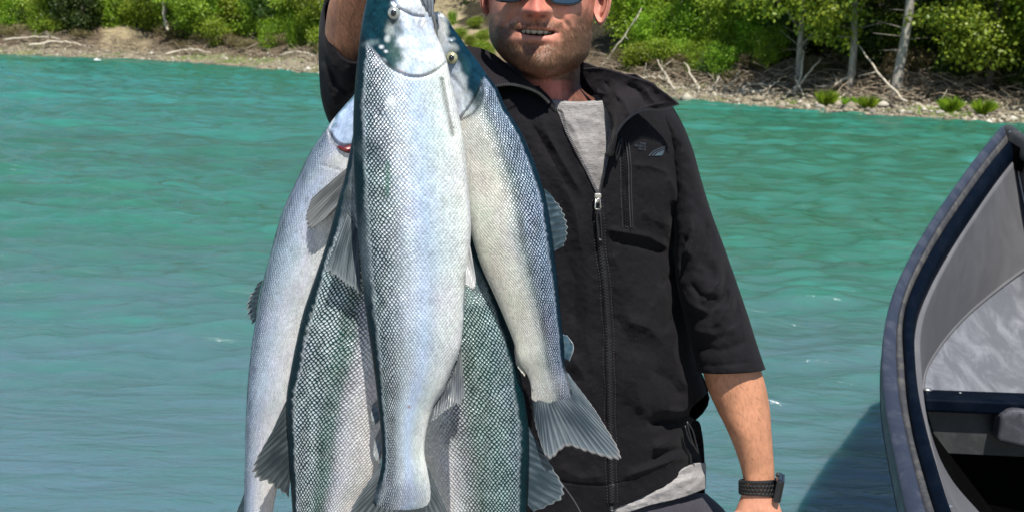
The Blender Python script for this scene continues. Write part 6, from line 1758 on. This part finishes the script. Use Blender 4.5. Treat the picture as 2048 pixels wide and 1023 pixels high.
# zips ----------------------------------------------------------------
def zip_line(name, P, step, w, mat, both=True, off=(0, 0, 0)):
    """teeth along a 3-D polyline"""
    P = np.asarray(P); L = np.concatenate([[0], np.cumsum(np.linalg.norm(np.diff(P, axis=0), axis=1))])
    b = MB(); k = 0
    for s in np.arange(0, L[-1], step):
        p = np.array([np.interp(s, L, P[:, i]) for i in range(3)]); q = np.array([np.interp(min(s + step, L[-1]), L, P[:, i]) for i in range(3)])
        t = q - p; t /= np.linalg.norm(t) + 1e-9; a = np.cross(t, [0, 1, 0]); a /= np.linalg.norm(a) + 1e-9
        R = np.stack([a, np.cross(t, a), t], 1)
        b.box(p + np.array(off) + a * (w * 0.25 * (1 if k % 2 else -1) if both else 0), (w, 0.0016, step * 0.55), R); k += 1
    o = b.build(name, mat, smooth=False); tag(o, kind="stuff"); return jp(o)
def surfline(pts, dy=-0.0035, n=160):
    Q = spline(np.array(pts, float), n)
    return at(Q[:, 0], Q[:, 1], torsoY(Q[:, 0], Q[:, 1]) + dy)
yy = np.linspace(400, 1005, 60)
zl3 = surfline([(float(zipx(y)), y) for y in yy], -0.0035, 300)
b = MB(); Vt = np.stack([zl3 + [-0.0042, 0.0012, 0], zl3 + [0, 0.0004, 0], zl3 + [0.0042, 0.0012, 0]], 1)
jp(mesh_np("zip_tape", Vt, gridF(300, 3), TAPE))
zip_line("zip_teeth", zl3, 0.0021, 0.0034, ZIPM)
for sgn in (-1, 1):
    q = zl3 + [0, 0.0016, 0]
    Q = surfline([(float(zipx(y)) + sgn * 10.5 + 1.2 * math.sin(y / 17.0), y) for y in yy], -0.0006, 300)
    b = MB()
    for i in range(0, 298, 3): b.tube(np.stack([Q[i], Q[i + 1], Q[i + 2]]), 0.00055, 5)
    o = b.build("stitching", SEAM); tag(o, kind="stuff"); jp(o)
opl = [(x, y) for y, x in OPL if y > 215]; opr = [(x, y) for y, x in OPR if y > 255]
zip_line("zip_teeth", surfline([(1100, 204), (1112, 220)] + [(x + 2, y) for x, y in opl[0:]], -0.002), 0.0023, 0.0038, ZIPM, both=False)
zip_line("zip_teeth", surfline([(x - 1, y) for x, y in opr] , -0.002), 0.0023, 0.0038, ZIPM, both=False)
# teeth along the open collar edges
Ed = at(FP[:, -1, 0], FP[:, -1, 1], FY[:, -1] - 0.001)
zip_line("zip_teeth", Ed, 0.0023, 0.0034, ZIPM, both=False)
ql = spline(np.array([(985, 172.5), (1020, 168.5), (1050, 174.5), (1078, 186.5), (1100, 206.5)]), 60)
zip_line("zip_teeth", at(ql[:, 0], ql[:, 1], 1.497 + 0 * ql[:, 0]), 0.0023, 0.0034, simple("zip_teeth_glint", (0.16, 0.16, 0.17), 0.25, 0.8), both=False)
# slider, pull and cord
c = surfline([(1195, 388), (1196, 400)], -0.006, 2)[0]
def pxp(x, y, dy): return at(x, y, float(torsoY(np.float64(x), np.float64(y))) + dy)
b = MB(); b.box(pxp(1195.5, 391, -0.007), (0.0098, 0.005, 0.0065)); o = jp(bevel(b.build("zip_slider", STEEL2, smooth=False), 0.0015))
b = MB(); fr = [pxp(1191.5, 397, -0.0085), pxp(1190, 415, -0.0085), pxp(1191.5, 418.5, -0.0085), pxp(1200, 418.5, -0.0085), pxp(1201.5, 415, -0.0085), pxp(1199.5, 397, -0.0085), pxp(1191.5, 397, -0.0085)]
b.tube(np.array(fr), 0.0013, 6); b.ball(pxp(1195.5, 402, -0.0085), (0.0016, 0.001, 0.003)); jp(b.build("zip_pull", STEEL2))
b = MB()
for dx in (-3.2, 3.2):
    b.tube(spline(np.array([pxp(1196, 417, -0.008), pxp(1197 + dx, 432, -0.007), pxp(1199 + dx * 1.1, 460, -0.0065), pxp(1200 + dx, 480, -0.006)]), 14), 0.0014, 7)
b.ball(pxp(1200, 480, -0.006), (0.0045, 0.002, 0.0022)); jp(b.build("pull_cord", CORD))
# chest pocket zip with its own cord
pz = surfline([(1243, 280), (1246, 300), (1248, 380), (1252, 455)], -0.002, 120)
zip_line("pocket_zip_teeth", pz, 0.0021, 0.0028, TAPE)
for dx, rr in ((9, 0.0011), (14, 0.0008), (-7, 0.0006)):
    b = MB(); b.tube(surfline([(1243 + dx, 284), (1247 + dx, 320), (1249 + dx, 390), (1252 + dx, 456)], -0.0006, 60), rr, 5); jp(b.build("pocket_seam", SEAM))
b = MB(); b.tube(spline(np.array([pxp(1243, 276, -0.005), pxp(1236, 292, -0.008), pxp(1232, 310, -0.008), pxp(1233, 322, -0.007)]), 12), 0.0011, 6)
b.tube(spline(np.array([pxp(1243, 276, -0.005), pxp(1241, 292, -0.009), pxp(1237, 308, -0.009), pxp(1233, 322, -0.007)]), 12), 0.0011, 6); jp(b.build("pull_cord", CORD))
# cord loop at the side pocket
b = MB()
for a_ in ([(1374, 842), (1386, 862), (1392, 885), (1397, 905)], [(1374, 842), (1379, 866), (1388, 890), (1397, 905)], [(1370, 850), (1376, 872), (1390, 893)]):
    b.tube(spline(np.array([pxp(min(x, 1376), y, 0) * [0, 1, 0] + at(x, y, 1.535) * [1, 0, 1] for x, y in a_]) * [1, 0, 1] + [0, 1.535, 0], 12), 0.0013, 6)
jp(b.build("pocket_cord", CORD))

# chest logo, tonal, sagging over the fold -----------------------------
LOGO = simple("logo_thread", (0.045, 0.055, 0.075), 0.5); LOGO2 = simple("logo_dome_thread", (0.050, 0.075, 0.095), 0.5)
def arc_patch(r0, r1, a0, a1, mat, name):
    n, m = 5, 14
    r = np.linspace(r0, r1, n)[:, None]; a = np.linspace(a0, a1, m)[None]
    u = r * np.cos(a); v = r * np.sin(a)
    px = 1325 - u * 0.95 + v * 0.30; py = 311 - v * 0.62 - u * 0.28 + 0.35 * u
    jp(mesh_np(name, at(px, py, torsoY(px, py) - 0.0016), gridF(n, m), mat))
for r0, r1, mt in ((2, 17, LOGO2), (20, 23.5, LOGO), (27, 30, LOGO)): arc_patch(r0, r1, 0.05, 1.5, mt, "logo_arc")
def logo_text():
    for k, (txt, dy) in enumerate((("THE", 0), ("NORTH", 1), ("FACE", 2))):
        cu = bpy.data.curves.new("t", 'FONT'); cu.body = txt; cu.size = 1.0; cu.align_x = 'RIGHT'; cu.resolution_u = 1
        to = bpy.data.objects.new("t", cu); COL.objects.link(to)
        dgg = bpy.context.evaluated_depsgraph_get(); me = bpy.data.meshes.new_from_object(to.evaluated_get(dgg)); bpy.data.objects.remove(to)
        v = np.array([tuple(q.co) for q in me.vertices])
        px = 1292 + v[:, 0] * 6.4; py = 290 + dy * 5.6 - v[:, 1] * 6.2 + (px - 1292) * 0.12
        P = at(px, py, torsoY(px, py) - 0.0016)
        for q, p in zip(me.vertices, P): q.co = p
        me.materials.append(LOGO); me.name = "logo_lettering"
        jp(link("logo_lettering", me))
logo_text()

# ---------------------------------------------------------------- trousers and boots
def trousers():
    L = [(905, 985), (900, 1040), (905, 1120), (915, 1250)]; R = [(1412, 985), (1452, 1023), (1470, 1120), (1465, 1250)]
    px, py, Yv, s = ring(L, R, [1.625] * 4, [0.112, 0.122, 0.128, 0.12], n=50, m=120, power=0.85)
    Yv = Yv - (strokes(px, py, [([(1380, 1000), (1400, 1020), (1420, 1060)], 10, 0.004), ([(1420, 1005), (1440, 1040)], 8, -0.003)]) + 0.002 * fbm(px / 30, py / 30, 4, 3)) * np.clip(s, 0, 1)
    V = at(px, py, Yv)
    o = mesh_np("trousers", V, gridF(50, 120, True), TROUSER); keep(o, man)
    hip = V[-1].mean(0)
    for sx in (-1, 1):
        P = np.array([[hip[0] + sx * 0.085, 1.61, hip[2] + 0.06], [hip[0] + sx * 0.10, 1.60, 0.52], [hip[0] + sx * 0.115, 1.62, 0.12]])
        b = MB(); Q = spline(P, 24); r = np.linspace(0.098, 0.065, 24); b.tube(Q, r, 24, caps=False)
        lg = b.build("trouser_leg", TROUSER); lg.parent = o; lg.matrix_parent_inverse = Matrix.Identity(4)
        b = MB(); f = P[-1]
        b.ball(f + np.array([0, -0.08, -0.035]), (0.050, 0.125, 0.045), 20, 12); b.tube(np.array([f + [0, 0, 0.06], f + [0, 0, -0.06]]), [0.058, 0.05], 18)
        b.box(f + np.array([0, -0.075, -0.082]), (0.085, 0.25, 0.02))
        keep(b.build("boot", simple("boot_rubber", (0.03, 0.032, 0.03), 0.5)), man)
trousers()

# ---------------------------------------------------------------- wristwatch
watch = empty("wristwatch", tuple(at(1520, 975, 1.50)), "black smart watch with a perforated rubber strap on the man's wrist", "watch")
BAND = simple("watch_rubber", (0.016, 0.017, 0.018), 0.38, 0, 0, 0.5); CASE = simple("watch_case", (0.012, 0.014, 0.018), 0.16, 0.3, 0.8); GLASS = simple("watch_glass", (0.004, 0.004, 0.005), 0.04, 0, 1.0)
def band():
    """strap round the wrist, the round holes cut right through"""
    cx, hw = 1517.5, 37.5
    def pos(u, v, off):          # u angle, v 0..1 down the strap, off outward metres
        px = cx - (hw + off * FPX / 1.5) * np.cos(u); Y = 1.503 - (0.0258 + off) * np.sin(u)
        y0 = 957 + 3 * np.sin(u) - 0.02 * (px - cx); y1 = 987 + 4 * np.sin(u) + 0.13 * (px - cx) * (px > cx)
        return at(px, y0 + (y1 - y0) * v, Y)
    b = MB(); cells = 34; rows = 3
    us = np.linspace(0, 2 * math.pi, cells + 1)
    k = 12
    def cell(u0, u1, v0, v1, hole):
        uc, vc = (u0 + u1) / 2, (v0 + v1) / 2
        sq = []; ci = []
        for i in range(k):
            a = 2 * math.pi * i / k + math.pi / 4
            c, s = math.cos(a), math.sin(a); q = 1 / max(abs(c), abs(s))
            sq.append((uc + (u1 - u0) / 2 * c * q, vc + (v1 - v0) / 2 * s * q)); ci.append((uc + (u1 - u0) * 0.31 * c, vc + (v1 - v0) * 0.31 * s))
        S = [pos(u, v, 0.0022) for u, v in sq]
        if hole:
            Co = [pos(u, v, 0.0022) for u, v in ci]; Cin = [pos(u, v, 0.0) for u, v in ci]
            b.add(S + Co + Cin, [(i, (i + 1) % k, k + (i + 1) % k, k + i) for i in range(k)] + [(k + i, k + (i + 1) % k, 2 * k + (i + 1) % k, 2 * k + i) for i in range(k)])
        else: b.add(S, [tuple(range(k))])
    for j in range(rows):
        v0 = 0.13 + j * 0.247; v1 = v0 + 0.247; sh = (us[1] - us[0]) * 0.5 * (j % 2)
        for i in range(cells):
            uc = us[i] + sh; hole = 0.10 < uc < 2.62
            cell(us[i] + sh, us[i + 1] + sh, v0, v1, hole)
    # plain margins
    uu = np.linspace(0, 2 * math.pi, 97)
    for va, vb, oa, ob in ((0.0, 0.04, 0.0, 0.0018), (0.04, 0.13, 0.0018, 0.0022), (0.871, 0.95, 0.0022, 0.0018), (0.95, 1.0, 0.0018, 0.0)):
        A = pos(uu, va, oa); B_ = pos(uu, vb, ob); V = np.stack([A, B_], 0).reshape(-1, 3); b.add(V, gridF(2, 97))
    o = b.build("strap", BAND); keep(o, watch)
band()
cpos = at(1556, 974, 1.492)
b = MB(); R = Matrix.Rotation(math.radians(-14), 3, 'Z') @ Matrix.Rotation(math.radians(6), 3, 'Y')
b.box(cpos, (0.0098, 0.034, 0.036), np.array(R)); cs = b.build("case", CASE, smooth=False); bevel(cs, 0.0038, 4); keep(cs, watch)
b = MB(); b.box(cpos + np.array(R) @ np.array([0.0052, 0, 0]), (0.003, 0.031, 0.033), np.array(R)); g_ = b.build("glass", GLASS, smooth=False); bevel(g_, 0.0015, 3); keep(g_, watch)
b = MB(); q = at(1554, 951, 1.478); b.tube(np.array([q, q + [0.002, 0, 0.004]]), 0.0030, 12); keep(b.build("crown_button", CASE), watch)
